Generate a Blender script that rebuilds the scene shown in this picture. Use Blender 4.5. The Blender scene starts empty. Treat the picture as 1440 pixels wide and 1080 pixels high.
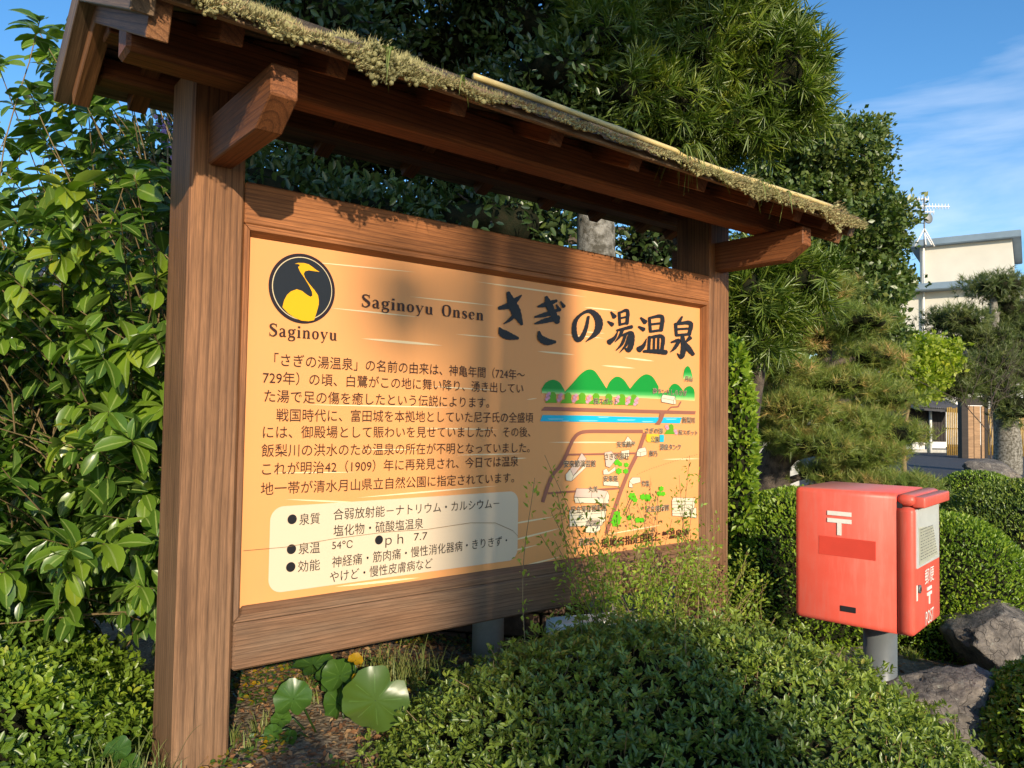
import bpy, bmesh, math, random
import numpy as np
from mathutils import Vector, Matrix, noise as mnoise

random.seed(7)
rng = np.random.default_rng(11)
S = bpy.context.scene
C = S.collection
R = math.radians

# ------------------------------------------------------------------ camera
PITCH, ROLL, F = 0.04035929, 0.01525292, 1080.0
CAM = Vector((0, 0, 1.6))
_cp, _sp, _cr, _sr = math.cos(PITCH), math.sin(PITCH), math.cos(ROLL), math.sin(ROLL)
_r, _u, FW = Vector((1, 0, 0)), Vector((0, -_sp, _cp)), Vector((0, _cp, _sp))
CR = _cr * _r + _sr * _u
CU = -_sr * _r + _cr * _u
cam = bpy.data.cameras.new('camera')
co = bpy.data.objects.new('camera', cam)
C.objects.link(co)
cam.sensor_width = 36.0
cam.lens = 27.0
cam.clip_start = 0.05
cam.clip_end = 3000
m = Matrix.Identity(4)
for i in range(3):
    m[i][0], m[i][1], m[i][2], m[i][3] = CR[i], CU[i], -FW[i], CAM[i]
co.matrix_world = m
S.camera = co

# ------------------------------------------------------------------ sun and sky
SUN_TRAVEL = Vector((-0.095, 0.322, -0.108)).normalized()
to_sun = -SUN_TRAVEL
EL = math.asin(to_sun.z)
AZ = math.atan2(to_sun.x, to_sun.y)
sl = bpy.data.lights.new('sun', 'SUN')
sl.energy = 4.4
sl.angle = R(0.53)
sl.color = (1.0, 0.86, 0.66)
so = bpy.data.objects.new('sun', sl)
C.objects.link(so)
so.rotation_euler = SUN_TRAVEL.to_track_quat('-Z', 'Y').to_euler()

w = bpy.data.worlds.new('World')
S.world = w
w.use_nodes = True
nt = w.node_tree
nt.nodes.clear()
N_ = nt.nodes.new
out = N_('ShaderNodeOutputWorld')
bg = N_('ShaderNodeBackground')
bg.inputs['Strength'].default_value = 0.145
sky = N_('ShaderNodeTexSky')
sky.sky_type = 'NISHITA'
sky.sun_disc = False
sky.sun_elevation = EL
sky.sun_rotation = AZ
sky.air_density = 1.0
sky.dust_density = 0.3
sky.ozone_density = 3.2
tc = N_('ShaderNodeTexCoord')
mp = N_('ShaderNodeMapping')
mp.inputs['Scale'].default_value = (1.3, 1.3, 6.5)
mp.inputs['Rotation'].default_value = (0.0, 0.12, 0.0)
mp.inputs['Location'].default_value = (0.25, 0.4, 0.55)
n1 = N_('ShaderNodeTexNoise')
n1.inputs['Scale'].default_value = 1.7
n1.inputs['Detail'].default_value = 6
n1.inputs['Roughness'].default_value = 0.55
n1.inputs['Distortion'].default_value = 0.4
rp = N_('ShaderNodeValToRGB')
rp.color_ramp.elements[0].position = 0.55
rp.color_ramp.elements[0].color = (0, 0, 0, 1)
rp.color_ramp.elements[1].position = 0.78
rp.color_ramp.elements[1].color = (0.34, 0.34, 0.34, 1)
mx = N_('ShaderNodeMixRGB')
mx.inputs[2].default_value = (7.2, 7.4, 7.8, 1)
nt.links.new(tc.outputs['Generated'], mp.inputs[0])
nt.links.new(mp.outputs[0], n1.inputs['Vector'])
nt.links.new(n1.outputs[0], rp.inputs[0])
nt.links.new(rp.outputs[0], mx.inputs[0])
hsv = N_('ShaderNodeHueSaturation')
hsv.inputs['Saturation'].default_value = 1.2
hsv.inputs['Value'].default_value = 1.12
nt.links.new(sky.outputs[0], hsv.inputs['Color'])
nt.links.new(hsv.outputs[0], mx.inputs[1])
nt.links.new(mx.outputs[0], bg.inputs[0])
nt.links.new(bg.outputs[0], out.inputs[0])

S.view_settings.view_transform = 'Standard'
S.view_settings.look = 'None'
S.view_settings.exposure = 0.42
S.view_settings.gamma = 1.0
S.view_settings.use_curve_mapping = False

# ------------------------------------------------------------------ geometry of the place
SIGN_O = Vector((-0.6577136, 1.90123905, 1.12320393))       # lower left corner of the printed panel
SIGN_AZ = 0.89059391
U = Vector((math.sin(SIGN_AZ), math.cos(SIGN_AZ), 0))
NV = Vector((U.y, -U.x, 0))


def ray(px, py):
    return FW + CR * ((px - 720) / F) + CU * ((540 - py) / F)


def at(px, py, Y):
    d = ray(px, py)
    return CAM + d * (Y / d.y)


def panel_uz(px, py, n=0.0):
    """point of the sign's own plane (along, up) measured from the photograph"""
    d = ray(px, py)
    t = (n - (CAM - SIGN_O).dot(NV)) / d.dot(NV)
    q = CAM + d * t - SIGN_O
    return (q.dot(U), q.z)


def B(u, n, z):
    """sign-local coordinates: along, outwards (towards viewer), up"""
    return Vector((u, -n, z))


def ground_z(x, y):
    b = 0.33 * math.exp(-((x + 0.5) / 1.3) ** 2) * math.exp(-((y - 2.2) / 1.9) ** 2)
    b += 0.10 * math.exp(-((x - 1.9) / 0.9) ** 2 - ((y - 3.0) / 1.2) ** 2)
    b += 0.012 * math.sin(3.1 * x + 1.3 * y) * math.cos(2.3 * y - x) * (1 if abs(x) + abs(y) < 14 else 0)
    return 0.45 + b


# ------------------------------------------------------------------ materials
def new_mat(name):
    mt = bpy.data.materials.new(name)
    mt.use_nodes = True
    t = mt.node_tree
    b = t.nodes['Principled BSDF']
    return mt, t, b


def nd(t, kind, **kw):
    n = t.nodes.new(kind)
    for k, v in kw.items():
        if k.startswith('i_'):
            n.inputs[k[2:].replace('_', ' ')].default_value = v
        else:
            setattr(n, k, v)
    return n


def ramp(t, src, stops):
    r = t.nodes.new('ShaderNodeValToRGB')
    cr = r.color_ramp
    while len(cr.elements) < len(stops):
        cr.elements.new(0.5)
    for e, (p, c) in zip(cr.elements, stops):
        e.position = p
        e.color = (c[0], c[1], c[2], 1) if not isinstance(c, (int, float)) else (c, c, c, 1)
    t.links.new(src, r.inputs[0])
    return r.outputs[0]


def noise_n(t, vec, scale, detail=4, rough=0.55, dist=0.0):
    n = nd(t, 'ShaderNodeTexNoise')
    n.inputs['Scale'].default_value = scale
    n.inputs['Detail'].default_value = detail
    n.inputs['Roughness'].default_value = rough
    n.inputs['Distortion'].default_value = dist
    if vec is not None:
        t.links.new(vec, n.inputs['Vector'])
    return n.outputs[0]


def mix(t, fac, a, b, mode='MIX'):
    n = t.nodes.new('ShaderNodeMixRGB')
    n.blend_type = mode
    for inp, v in ((0, fac), (1, a), (2, b)):
        if isinstance(v, bpy.types.NodeSocket):
            t.links.new(v, n.inputs[inp])
        elif isinstance(v, (int, float)):
            n.inputs[inp].default_value = v if inp == 0 else (v, v, v, 1)
        else:
            n.inputs[inp].default_value = (v[0], v[1], v[2], 1)
    return n.outputs[0]


def bump(t, b, h, strength, dist=0.01):
    n = t.nodes.new('ShaderNodeBump')
    n.inputs['Strength'].default_value = strength
    n.inputs['Distance'].default_value = dist
    t.links.new(h, n.inputs['Height'])
    t.links.new(n.outputs[0], b.inputs['Normal'])


def math_n(t, op, a, b=None):
    n = t.nodes.new('ShaderNodeMath')
    n.operation = op
    for i, v in enumerate((a, b)):
        if v is None:
            continue
        if isinstance(v, (int, float)):
            n.inputs[i].default_value = v
        else:
            t.links.new(v, n.inputs[i])
    return n.outputs[0]


def wood_mat(name, light, dark, grey=(0.20, 0.15, 0.105), weather=(1.0, 2.3), wamt=0.8, ring=34.0, rough=0.62):
    """sawn timber; grain runs along each beam's own x axis"""
    mt, t, b = new_mat(name)
    tcn = nd(t, 'ShaderNodeTexCoord')
    oi = nd(t, 'ShaderNodeObjectInfo')
    sc = nd(t, 'ShaderNodeVectorMath', operation='SCALE')
    cmb = nd(t, 'ShaderNodeCombineXYZ')
    r1 = math_n(t, 'MULTIPLY', oi.outputs['Random'], 7.0)
    r2 = math_n(t, 'MULTIPLY', oi.outputs['Random'], 0.09)
    r3 = math_n(t, 'ADD', r2, 0.045)
    t.links.new(r1, cmb.inputs[0])
    t.links.new(r2, cmb.inputs[1])
    t.links.new(r3, cmb.inputs[2])
    add = nd(t, 'ShaderNodeVectorMath', operation='ADD')
    t.links.new(tcn.outputs['Object'], add.inputs[0])
    t.links.new(cmb.outputs[0], add.inputs[1])
    m1 = nd(t, 'ShaderNodeMapping')
    m1.inputs['Scale'].default_value = (0.09, 1, 1)
    t.links.new(add.outputs[0], m1.inputs[0])
    wv = nd(t, 'ShaderNodeTexWave', wave_type='RINGS', rings_direction='X', wave_profile='SAW')
    wv.inputs['Scale'].default_value = ring
    wv.inputs['Distortion'].default_value = 9.0
    wv.inputs['Detail'].default_value = 2.0
    wv.inputs['Detail Scale'].default_value = 0.45
    t.links.new(m1.outputs[0], wv.inputs[0])
    m2 = nd(t, 'ShaderNodeMapping')
    m2.inputs['Scale'].default_value = (0.025, 1, 1)
    t.links.new(add.outputs[0], m2.inputs[0])
    fib = noise_n(t, m2.outputs[0], 520, 3, 0.7)
    m5 = nd(t, 'ShaderNodeMapping')
    m5.inputs['Scale'].default_value = (0.012, 1, 1)
    t.links.new(add.outputs[0], m5.inputs[0])
    strk = noise_n(t, m5.outputs[0], 210, 5, 0.7)
    rings = ramp(t, wv.outputs[1], [(0.0, 0.05), (0.6, 0.12), (0.88, 1.0), (1.0, 0.1)])
    rings = mix(t, ramp(t, strk, [(0.35, 0.05), (0.65, 0.6)]), rings, ramp(t, strk, [(0.35, 0.0), (0.65, 0.9)]))
    col = mix(t, rings, light, dark)
    fr = ramp(t, fib, [(0.3, 0.50), (0.68, 1.18)])
    col = mix(t, 0.85, col, fr, 'MULTIPLY')
    m3 = nd(t, 'ShaderNodeMapping')
    m3.inputs['Scale'].default_value = (0.25, 1, 1)
    t.links.new(add.outputs[0], m3.inputs[0])
    big = noise_n(t, m3.outputs[0], 14, 3)
    col = mix(t, 0.75, col, ramp(t, big, [(0.3, 0.68), (0.72, 1.2)]), 'MULTIPLY')
    # rain and sun bleach the timber away from the roof's shelter (world height)
    geo = nd(t, 'ShaderNodeNewGeometry')
    sx = nd(t, 'ShaderNodeSeparateXYZ')
    t.links.new(geo.outputs['Position'], sx.inputs[0])
    mr = nd(t, 'ShaderNodeMapRange')
    mr.inputs['From Min'].default_value = weather[1]
    mr.inputs['From Max'].default_value = weather[0]
    t.links.new(sx.outputs[2], mr.inputs[0])
    wf = math_n(t, 'MULTIPLY', mr.outputs[0], wamt)
    gcol = mix(t, rings, grey, tuple(c * 0.52 for c in grey))
    gcol = mix(t, 0.8, gcol, fr, 'MULTIPLY')
    wn = math_n(t, 'MULTIPLY', wf, ramp(t, big, [(0.3, 0.65), (0.65, 1.0)]))
    col = mix(t, wn, col, gcol)
    vs = nd(t, 'ShaderNodeTexVoronoi')
    m4 = nd(t, 'ShaderNodeMapping')
    m4.inputs['Scale'].default_value = (0.5, 1, 1)
    t.links.new(add.outputs[0], m4.inputs[0])
    t.links.new(m4.outputs[0], vs.inputs['Vector'])
    vs.inputs['Scale'].default_value = 5.5
    knot = ramp(t, vs.outputs[0], [(0.0, 0.25), (0.028, 0.3), (0.05, 1.0)])
    col = mix(t, 0.8, col, knot, 'MULTIPLY')
    m6 = nd(t, 'ShaderNodeMapping')
    m6.inputs['Scale'].default_value = (0.018, 1, 1)
    t.links.new(add.outputs[0], m6.inputs[0])
    crk = ramp(t, noise_n(t, m6.outputs[0], 150, 2, 0.5), [(0.27, 0.25), (0.315, 1.0)])
    col = mix(t, 0.85, col, crk, 'MULTIPLY')
    m7 = nd(t, 'ShaderNodeMapping')
    m7.inputs['Scale'].default_value = (0.12, 1, 1)
    t.links.new(add.outputs[0], m7.inputs[0])
    col = mix(t, 0.45, col, ramp(t, noise_n(t, m7.outputs[0], 26, 4, 0.6), [(0.35, 0.62), (0.65, 1.18)]), 'MULTIPLY')
    t.links.new(col, b.inputs['Base Color'])
    b.inputs['Roughness'].default_value = rough
    b.inputs['Specular IOR Level'].default_value = 0.3
    h = mix(t, 0.5, rings, fib)
    bump(t, b, h, 0.35, 0.0016)
    return mt


M = {}
M['wood'] = wood_mat('shade_stained_timber', (0.28, 0.098, 0.032), (0.12, 0.040, 0.014), grey=(0.30, 0.205, 0.135), weather=(1.15, 2.25), wamt=0.75, ring=26)  # stain tone lowered to put the roof interior's shade into the colour
M['post'] = wood_mat('post_timber', (0.34, 0.150, 0.060), (0.120, 0.048, 0.020), grey=(0.25, 0.158, 0.094), weather=(0.8, 2.25), wamt=0.75, ring=24)
M['rail'] = wood_mat('rail_timber', (0.40, 0.150, 0.048), (0.18, 0.062, 0.021), grey=(0.235, 0.150, 0.092), weather=(1.2, 1.9), wamt=0.9, ring=30)
M['old_wood'] = wood_mat('roof_board', (0.26, 0.16, 0.09), (0.10, 0.06, 0.035), weather=(1, 3), wamt=0.5, ring=24)
M['plank'] = wood_mat('pale_plank', (0.50, 0.30, 0.15), (0.30, 0.16, 0.08), wamt=0.1, ring=8)
M['dark_timber'] = wood_mat('dark_timber', (0.035, 0.025, 0.02), (0.015, 0.011, 0.01), wamt=0.0)


def plain(name, col, rough=0.6, var=0.12, scale=8, spec=0.4, metal=0.0, bmp=0.0, col2=None, coord='Object'):
    mt, t, b = new_mat(name)
    tcn = nd(t, 'ShaderNodeTexCoord')
    nz = noise_n(t, tcn.outputs[coord], scale, 5, 0.6)
    if col2 is None:
        c = mix(t, 1.0, col, ramp(t, nz, [(0.3, 1 - var), (0.7, 1 + var)]), 'MULTIPLY')
    else:
        c = mix(t, ramp(t, nz, [(0.38, 0.0), (0.62, 1.0)]), col, col2)
    t.links.new(c, b.inputs['Base Color'])
    b.inputs['Roughness'].default_value = rough
    b.inputs['Specular IOR Level'].default_value = spec
    b.inputs['Metallic'].default_value = metal
    if bmp:
        bump(t, b, noise_n(t, tcn.outputs[coord], scale * 6, 5, 0.65), bmp, 0.01)
    return mt


def leaf_mat(name, stops, rough=0.38, trans=0.28, tcol=None, rib=None, spec=0.5, back=1.35):
    """foliage: colour from each leaf's own 'tint', pale midrib from 'rib'"""
    mt, t, b = new_mat(name)
    a = nd(t, 'ShaderNodeAttribute', attribute_name='tint')
    col = ramp(t, a.outputs['Fac'], stops)
    if rib:
        ar = nd(t, 'ShaderNodeAttribute', attribute_name='rib')
        rf = ramp(t, ar.outputs['Fac'], [(0.86, 0.0), (0.93, 1.0)])
        col = mix(t, rf, col, rib)
    geo = nd(t, 'ShaderNodeNewGeometry')
    bk = mix(t, 0.35, tuple(min(1, s * back) for s in stops[1][1]), (0.16, 0.17, 0.08))
    col2 = mix(t, geo.outputs['Backfacing'], col, mix(t, 0.55, col, bk))
    t.links.new(col2, b.inputs['Base Color'])
    b.inputs['Roughness'].default_value = rough
    b.inputs['Specular IOR Level'].default_value = spec
    tr = nd(t, 'ShaderNodeBsdfTranslucent')
    tcl = mix(t, 1.0, col, tcol or (1.6, 1.9, 0.6), 'MULTIPLY')
    t.links.new(tcl, tr.inputs[0])
    ms = nd(t, 'ShaderNodeMixShader')
    ms.inputs[0].default_value = trans
    t.links.new(b.outputs[0], ms.inputs[1])
    t.links.new(tr.outputs[0], ms.inputs[2])
    t.links.new(ms.outputs[0], t.nodes['Material Output'].inputs[0])
    return mt


M['laurel'] = leaf_mat('laurel_leaf', [(0.0, (0.025, 0.058, 0.010)), (0.5, (0.075, 0.150, 0.016)), (0.85, (0.17, 0.26, 0.022)), (1.0, (0.30, 0.33, 0.03))],
                       rough=0.30, rib=(0.24, 0.32, 0.08), trans=0.25)
M['azalea'] = leaf_mat('azalea_leaf', [(0.0, (0.060, 0.105, 0.014)), (0.5, (0.165, 0.230, 0.026)), (0.85, (0.30, 0.37, 0.04)), (1.0, (0.40, 0.25, 0.07))],
                       rough=0.36, trans=0.2, rib=(0.13, 0.17, 0.06))
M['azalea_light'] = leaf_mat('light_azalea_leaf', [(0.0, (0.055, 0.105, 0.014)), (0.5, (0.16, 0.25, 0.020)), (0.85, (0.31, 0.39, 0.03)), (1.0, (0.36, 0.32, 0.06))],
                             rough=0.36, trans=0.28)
M['box'] = leaf_mat('clipped_leaf', [(0.0, (0.06, 0.12, 0.012)), (0.5, (0.20, 0.30, 0.020)), (1.0, (0.38, 0.43, 0.04))], rough=0.4, trans=0.3)
M['spirea'] = leaf_mat('small_leaf', [(0.0, (0.10, 0.17, 0.015)), (0.5, (0.23, 0.34, 0.028)), (1.0, (0.42, 0.42, 0.06))], rough=0.5, trans=0.35)
M['dark_leaf'] = leaf_mat('evergreen_leaf', [(0.0, (0.022, 0.042, 0.014)), (0.5, (0.045, 0.080, 0.020)), (1.0, (0.11, 0.15, 0.03))], rough=0.33, trans=0.2)
M['oak_leaf'] = leaf_mat('oak_leaf', [(0.0, (0.030, 0.062, 0.014)), (0.5, (0.075, 0.125, 0.020)), (1.0, (0.19, 0.20, 0.045))], rough=0.38, trans=0.22)
M['maki'] = leaf_mat('narrow_leaf', [(0.0, (0.035, 0.070, 0.012)), (0.5, (0.11, 0.170, 0.018)), (1.0, (0.36, 0.38, 0.05))], rough=0.36, trans=0.25)
M['pine'] = leaf_mat('pine_needle', [(0.0, (0.07, 0.13, 0.025)), (0.40, (0.17, 0.23, 0.035)), (0.70, (0.27, 0.27, 0.06)), (1.0, (0.52, 0.31, 0.12))], rough=0.5, trans=0.2)
M['dark_pine'] = leaf_mat('dark_pine_needle', [(0.0, (0.050, 0.075, 0.022)), (0.5, (0.11, 0.145, 0.035)), (1.0, (0.22, 0.21, 0.05))], rough=0.5, trans=0.2)
M['maple'] = leaf_mat('maple_leaf', [(0.0, (0.16, 0.22, 0.018)), (0.5, (0.30, 0.36, 0.025)), (1.0, (0.45, 0.44, 0.04))], rough=0.5, trans=0.4)
M['grass'] = leaf_mat('grass_blade', [(0.0, (0.07, 0.11, 0.02)), (0.5, (0.17, 0.22, 0.045)), (1.0, (0.38, 0.34, 0.13))], rough=0.5, trans=0.3)
M['moss'] = leaf_mat('moss', [(0.0, (0.10, 0.10, 0.05)), (0.35, (0.28, 0.26, 0.12)), (0.8, (0.52, 0.46, 0.22)), (1.0, (0.46, 0.28, 0.15))], rough=0.9, trans=0.12, tcol=(1, 1, .8), spec=0.1)
M['broad'] = leaf_mat('broad_leaf', [(0.0, (0.03, 0.08, 0.012)), (0.5, (0.055, 0.120, 0.016)), (1.0, (0.42, 0.22, 0.004))], rough=0.33, trans=0.22, rib=(0.10, 0.18, 0.035))
M['bark'] = plain('bark', (0.14, 0.11, 0.085), 0.9, 0.5, 18, 0.2, bmp=1.0, col2=(0.055, 0.045, 0.04))
M['pale_bark'] = plain('lichened_bark', (0.30, 0.28, 0.24), 0.9, 0.5, 22, 0.2, bmp=0.9, col2=(0.09, 0.08, 0.06))
M['twig'] = plain('twig', (0.20, 0.14, 0.065), 0.7, 0.25, 20)
M['core'] = plain('shade_dark_core', (0.010, 0.014, 0.006), 0.95, 0.5, 25, 0.1, bmp=0.8, col2=(0.022, 0.020, 0.010))  # near-black twig tone, paints the deep shade inside foliage
def rock_mat():
    mt, t, b = new_mat('rock')
    tcn = nd(t, 'ShaderNodeTexCoord')
    v = tcn.outputs['Object']
    n1_ = noise_n(t, v, 9, 8, 0.68, 1.2)
    n2_ = noise_n(t, v, 60, 6, 0.7)
    c = ramp(t, n1_, [(0.32, (0.075, 0.068, 0.062)), (0.5, (0.19, 0.165, 0.14)), (0.66, (0.32, 0.275, 0.22)), (0.8, (0.40, 0.36, 0.30))])
    c = mix(t, 0.8, c, ramp(t, n2_, [(0.3, 0.45), (0.65, 1.2)]), 'MULTIPLY')
    vr = nd(t, 'ShaderNodeTexVoronoi', feature='DISTANCE_TO_EDGE')
    vr.inputs['Scale'].default_value = 6
    ds = nd(t, 'ShaderNodeVectorMath', operation='ADD')
    nz_ = nd(t, 'ShaderNodeTexNoise')
    nz_.inputs['Scale'].default_value = 7
    t.links.new(v, nz_.inputs['Vector'])
    t.links.new(v, ds.inputs[0]); t.links.new(nz_.outputs['Color'], ds.inputs[1])
    t.links.new(ds.outputs[0], vr.inputs['Vector'])
    cr_ = ramp(t, vr.outputs[0], [(0.0, 0.35), (0.03, 1.0)])
    c = mix(t, 0.7, c, cr_, 'MULTIPLY')
    li = noise_n(t, v, 24, 4, 0.6)
    c = mix(t, ramp(t, li, [(0.64, 0.0), (0.72, 0.6)]), c, (0.40, 0.40, 0.33))
    t.links.new(c, b.inputs['Base Color'])
    b.inputs['Roughness'].default_value = 0.88
    b.inputs['Specular IOR Level'].default_value = 0.25
    bump(t, b, mix(t, 0.4, n2_, cr_), 0.9, 0.012)
    return mt


M['rock'] = rock_mat()
M['concrete'] = plain('concrete', (0.46, 0.45, 0.41), 0.85, 0.14, 14, 0.25, bmp=0.3)
M['steel'] = plain('grey_steel', (0.13, 0.145, 0.15), 0.42, 0.14, 10, 0.4)
M['bamboo'] = plain('bamboo', (0.62, 0.47, 0.20), 0.38, 0.12, 12, 0.4)
M['fence_bamboo'] = plain('old_bamboo', (0.40, 0.25, 0.06), 0.5, 0.25, 12)
M['cream'] = plain('cream_wall', (0.66, 0.62, 0.52), 0.85, 0.06, 0.5, 0.2)
M['white'] = plain('white_plaster', (0.78, 0.77, 0.73), 0.7, 0.06, 3)
M['blue_trim'] = plain('blue_trim', (0.20, 0.27, 0.33), 0.5, 0.10, 1.0)
M['tile'] = plain('roof_tile', (0.075, 0.075, 0.08), 0.5, 0.3, 4)
M['orange_tile'] = plain('orange_tile', (0.62, 0.20, 0.06), 0.55, 0.15, 4)
M['asphalt'] = plain('asphalt', (0.075, 0.078, 0.085), 0.85, 0.25, 30, 0.2, bmp=0.4)
M['black'] = plain('black_paint', (0.018, 0.018, 0.02), 0.6, 0.2, 5)
M['glass_dark'] = plain('window_glass', (0.03, 0.04, 0.05), 0.08, 0.1, 3, 0.5)
M['brick'] = plain('brown_block', (0.16, 0.10, 0.07), 0.9, 0.3, 20, 0.2, bmp=0.5)
M['yellow'] = plain('yellow_plastic', (0.72, 0.42, 0.02), 0.4, 0.1, 8)
M['hood_grey'] = plain('clear_cover', (0.56, 0.58, 0.55), 0.22, 0.08, 12, 0.5)


def ground_mat():
    mt, t, b = new_mat('garden_soil')
    tcn = nd(t, 'ShaderNodeTexCoord')
    v = tcn.outputs['Object']
    a = noise_n(t, v, 1.3, 6, 0.6)
    g = noise_n(t, v, 60, 5, 0.7)
    vo = nd(t, 'ShaderNodeTexVoronoi')
    vo.inputs['Scale'].default_value = 70
    t.links.new(v, vo.inputs['Vector'])
    c = mix(t, ramp(t, g, [(0.35, 0.0), (0.65, 1.0)]), (0.10, 0.066, 0.04), (0.27, 0.20, 0.13))
    c = mix(t, ramp(t, a, [(0.45, 0.0), (0.62, 0.7)]), c, (0.33, 0.28, 0.20))
    bw_ = nd(t, 'ShaderNodeRGBToBW')
    t.links.new(vo.outputs['Color'], bw_.inputs[0])
    c = mix(t, 0.5, c, ramp(t, bw_.outputs[0], [(0.2, 0.5), (0.8, 1.3)]), 'MULTIPLY')
    t.links.new(c, b.inputs['Base Color'])
    b.inputs['Roughness'].default_value = 0.95
    b.inputs['Specular IOR Level'].default_value = 0.1
    bump(t, b, mix(t, 0.5, g, vo.outputs[0]), 0.8, 0.02)
    return mt


def red_mat():
    mt, t, b = new_mat('faded_red_paint')
    tcn = nd(t, 'ShaderNodeTexCoord')
    geo = nd(t, 'ShaderNodeNewGeometry')
    v = tcn.outputs['Object']
    a = noise_n(t, v, 5, 5, 0.6)
    c = mix(t, ramp(t, a, [(0.3, 0.0), (0.75, 1.0)]), (0.66, 0.078, 0.046), (0.70, 0.120, 0.080))
    mps = nd(t, 'ShaderNodeMapping')
    mps.inputs['Scale'].default_value = (1, 1, 0.12)
    t.links.new(v, mps.inputs[0])
    st = noise_n(t, mps.outputs[0], 45, 4, 0.7)
    c = mix(t, ramp(t, st, [(0.48, 0.0), (0.75, 0.30)]), c, (0.50, 0.24, 0.19))
    sp = nd(t, 'ShaderNodeSeparateXYZ')
    t.links.new(geo.outputs['Normal'], sp.inputs[0])
    up = ramp(t, sp.outputs[2], [(0.75, 0.0), (0.97, 0.62)])
    dn = noise_n(t, v, 22, 5, 0.7)
    c = mix(t, math_n(t, 'MULTIPLY', up, ramp(t, dn, [(0.2, 0.7), (0.7, 1.0)])), c, (0.36, 0.235, 0.19))
    gr = noise_n(t, v, 95, 3, 0.6)
    c = mix(t, ramp(t, gr, [(0.70, 0.0), (0.78, 0.45)]), c, (0.30, 0.07, 0.05))
    t.links.new(c, b.inputs['Base Color'])
    b.inputs['Roughness'].default_value = 0.42
    b.inputs['Specular IOR Level'].default_value = 0.4
    bump(t, b, noise_n(t, v, 140, 2), 0.06, 0.002)
    return mt


M['ground'] = ground_mat()
M['red'] = red_mat()


def print_mat():
    mt, t, b = new_mat('printed_film')
    a = nd(t, 'ShaderNodeVertexColor', layer_name='ink')
    t.links.new(a.outputs[0], b.inputs['Base Color'])
    b.inputs['Roughness'].default_value = 0.4
    b.inputs['Specular IOR Level'].default_value = 0.3
    return mt


def panel_mat():
    mt, t, b = new_mat('peach_sign_film')
    tcn = nd(t, 'ShaderNodeTexCoord')
    v = tcn.outputs['Object']
    a = noise_n(t, v, 1.7, 4, 0.5)
    c = mix(t, ramp(t, a, [(0.3, 0.0), (0.7, 1.0)]), (0.74, 0.320, 0.106), (0.77, 0.345, 0.120))
    mps = nd(t, 'ShaderNodeMapping')
    mps.inputs['Scale'].default_value = (1, 1, 0.15)
    t.links.new(v, mps.inputs[0])
    st = noise_n(t, mps.outputs[0], 30, 4, 0.7)
    c = mix(t, ramp(t, st, [(0.5, 0.0), (0.85, 0.18)]), c, (0.52, 0.27, 0.13))
    t.links.new(c, b.inputs['Base Color'])
    b.inputs['Roughness'].default_value = 0.38
    b.inputs['Specular IOR Level'].default_value = 0.3
    bump(t, b, noise_n(t, v, 4, 2), 0.03, 0.01)
    return mt


M['ink'] = print_mat()
M['panel'] = panel_mat()


# ------------------------------------------------------------------ object helpers
def tag(o, label=None, cat=None, group=None, kind=None):
    if label: o['label'] = label
    if cat: o['category'] = cat
    if group: o['group'] = group
    if kind: o['kind'] = kind
    return o


def empty(name, loc=(0, 0, 0), rz=0.0):
    o = bpy.data.objects.new(name, None)
    o.empty_display_size = 0.1
    C.objects.link(o)
    o.location = loc
    o.rotation_euler = (0, 0, rz)
    return o


def mesh_obj(name, me, mat, parent=None, smooth=False):
    o = bpy.data.objects.new(name, me)
    C.objects.link(o)
    if mat is not None:
        me.materials.append(mat)
    if parent is not None:
        o.parent = parent
    if smooth:
        me.polygons.foreach_set('use_smooth', [True] * len(me.polygons))
    return o


def bm_obj(name, bm, mat, parent=None, smooth=False):
    me = bpy.data.meshes.new(name)
    bm.to_mesh(me)
    bm.free()
    return mesh_obj(name, me, mat, parent, smooth)


def np_mesh(name, v, f, attrs=None):
    """v (n,3), f (m,3 or 4) numpy arrays"""
    me = bpy.data.meshes.new(name)
    k = f.shape[1]
    me.vertices.add(len(v))
    me.vertices.foreach_set('co', np.ascontiguousarray(v, dtype=np.float32).ravel())
    me.loops.add(f.size)
    me.loops.foreach_set('vertex_index', np.ascontiguousarray(f, dtype=np.int32).ravel())
    me.polygons.add(len(f))
    me.polygons.foreach_set('loop_start', np.arange(0, f.size, k, dtype=np.int32))
    for an, av in (attrs or {}).items():
        at_ = me.attributes.new(an, 'FLOAT', 'POINT')
        at_.data.foreach_set('value', np.ascontiguousarray(av, dtype=np.float32))
    me.update(calc_edges=True)
    me.validate()
    return me


def beam(name, p0, p1, w, h, mat, parent=None, up=Vector((0, 0, 1)), bevel=0.003, ends=None):
    """squared timber from p0 to p1 (axis centre); local x along it, w across, h along 'up'"""
    p0, p1 = Vector(p0), Vector(p1)
    X = (p1 - p0)
    Ln = X.length
    X.normalize()
    Y = up.cross(X).normalized()
    Zv = X.cross(Y)
    bm = bmesh.new()
    bmesh.ops.create_cube(bm, size=1.0)
    for v in bm.verts:
        v.co = Vector((v.co.x * Ln, v.co.y * w, v.co.z * h))
    if ends:
        ends(bm, Ln, w, h)
    if bevel:
        bmesh.ops.bevel(bm, geom=list(bm.edges), offset=bevel, segments=1, affect='EDGES')
    o = bm_obj(name, bm, mat, parent)
    mm = Matrix.Identity(4)
    c = (p0 + p1) / 2
    for i in range(3):
        mm[i][0], mm[i][1], mm[i][2], mm[i][3] = X[i], Y[i], Zv[i], c[i]
    o.matrix_local = mm
    return o


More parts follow.
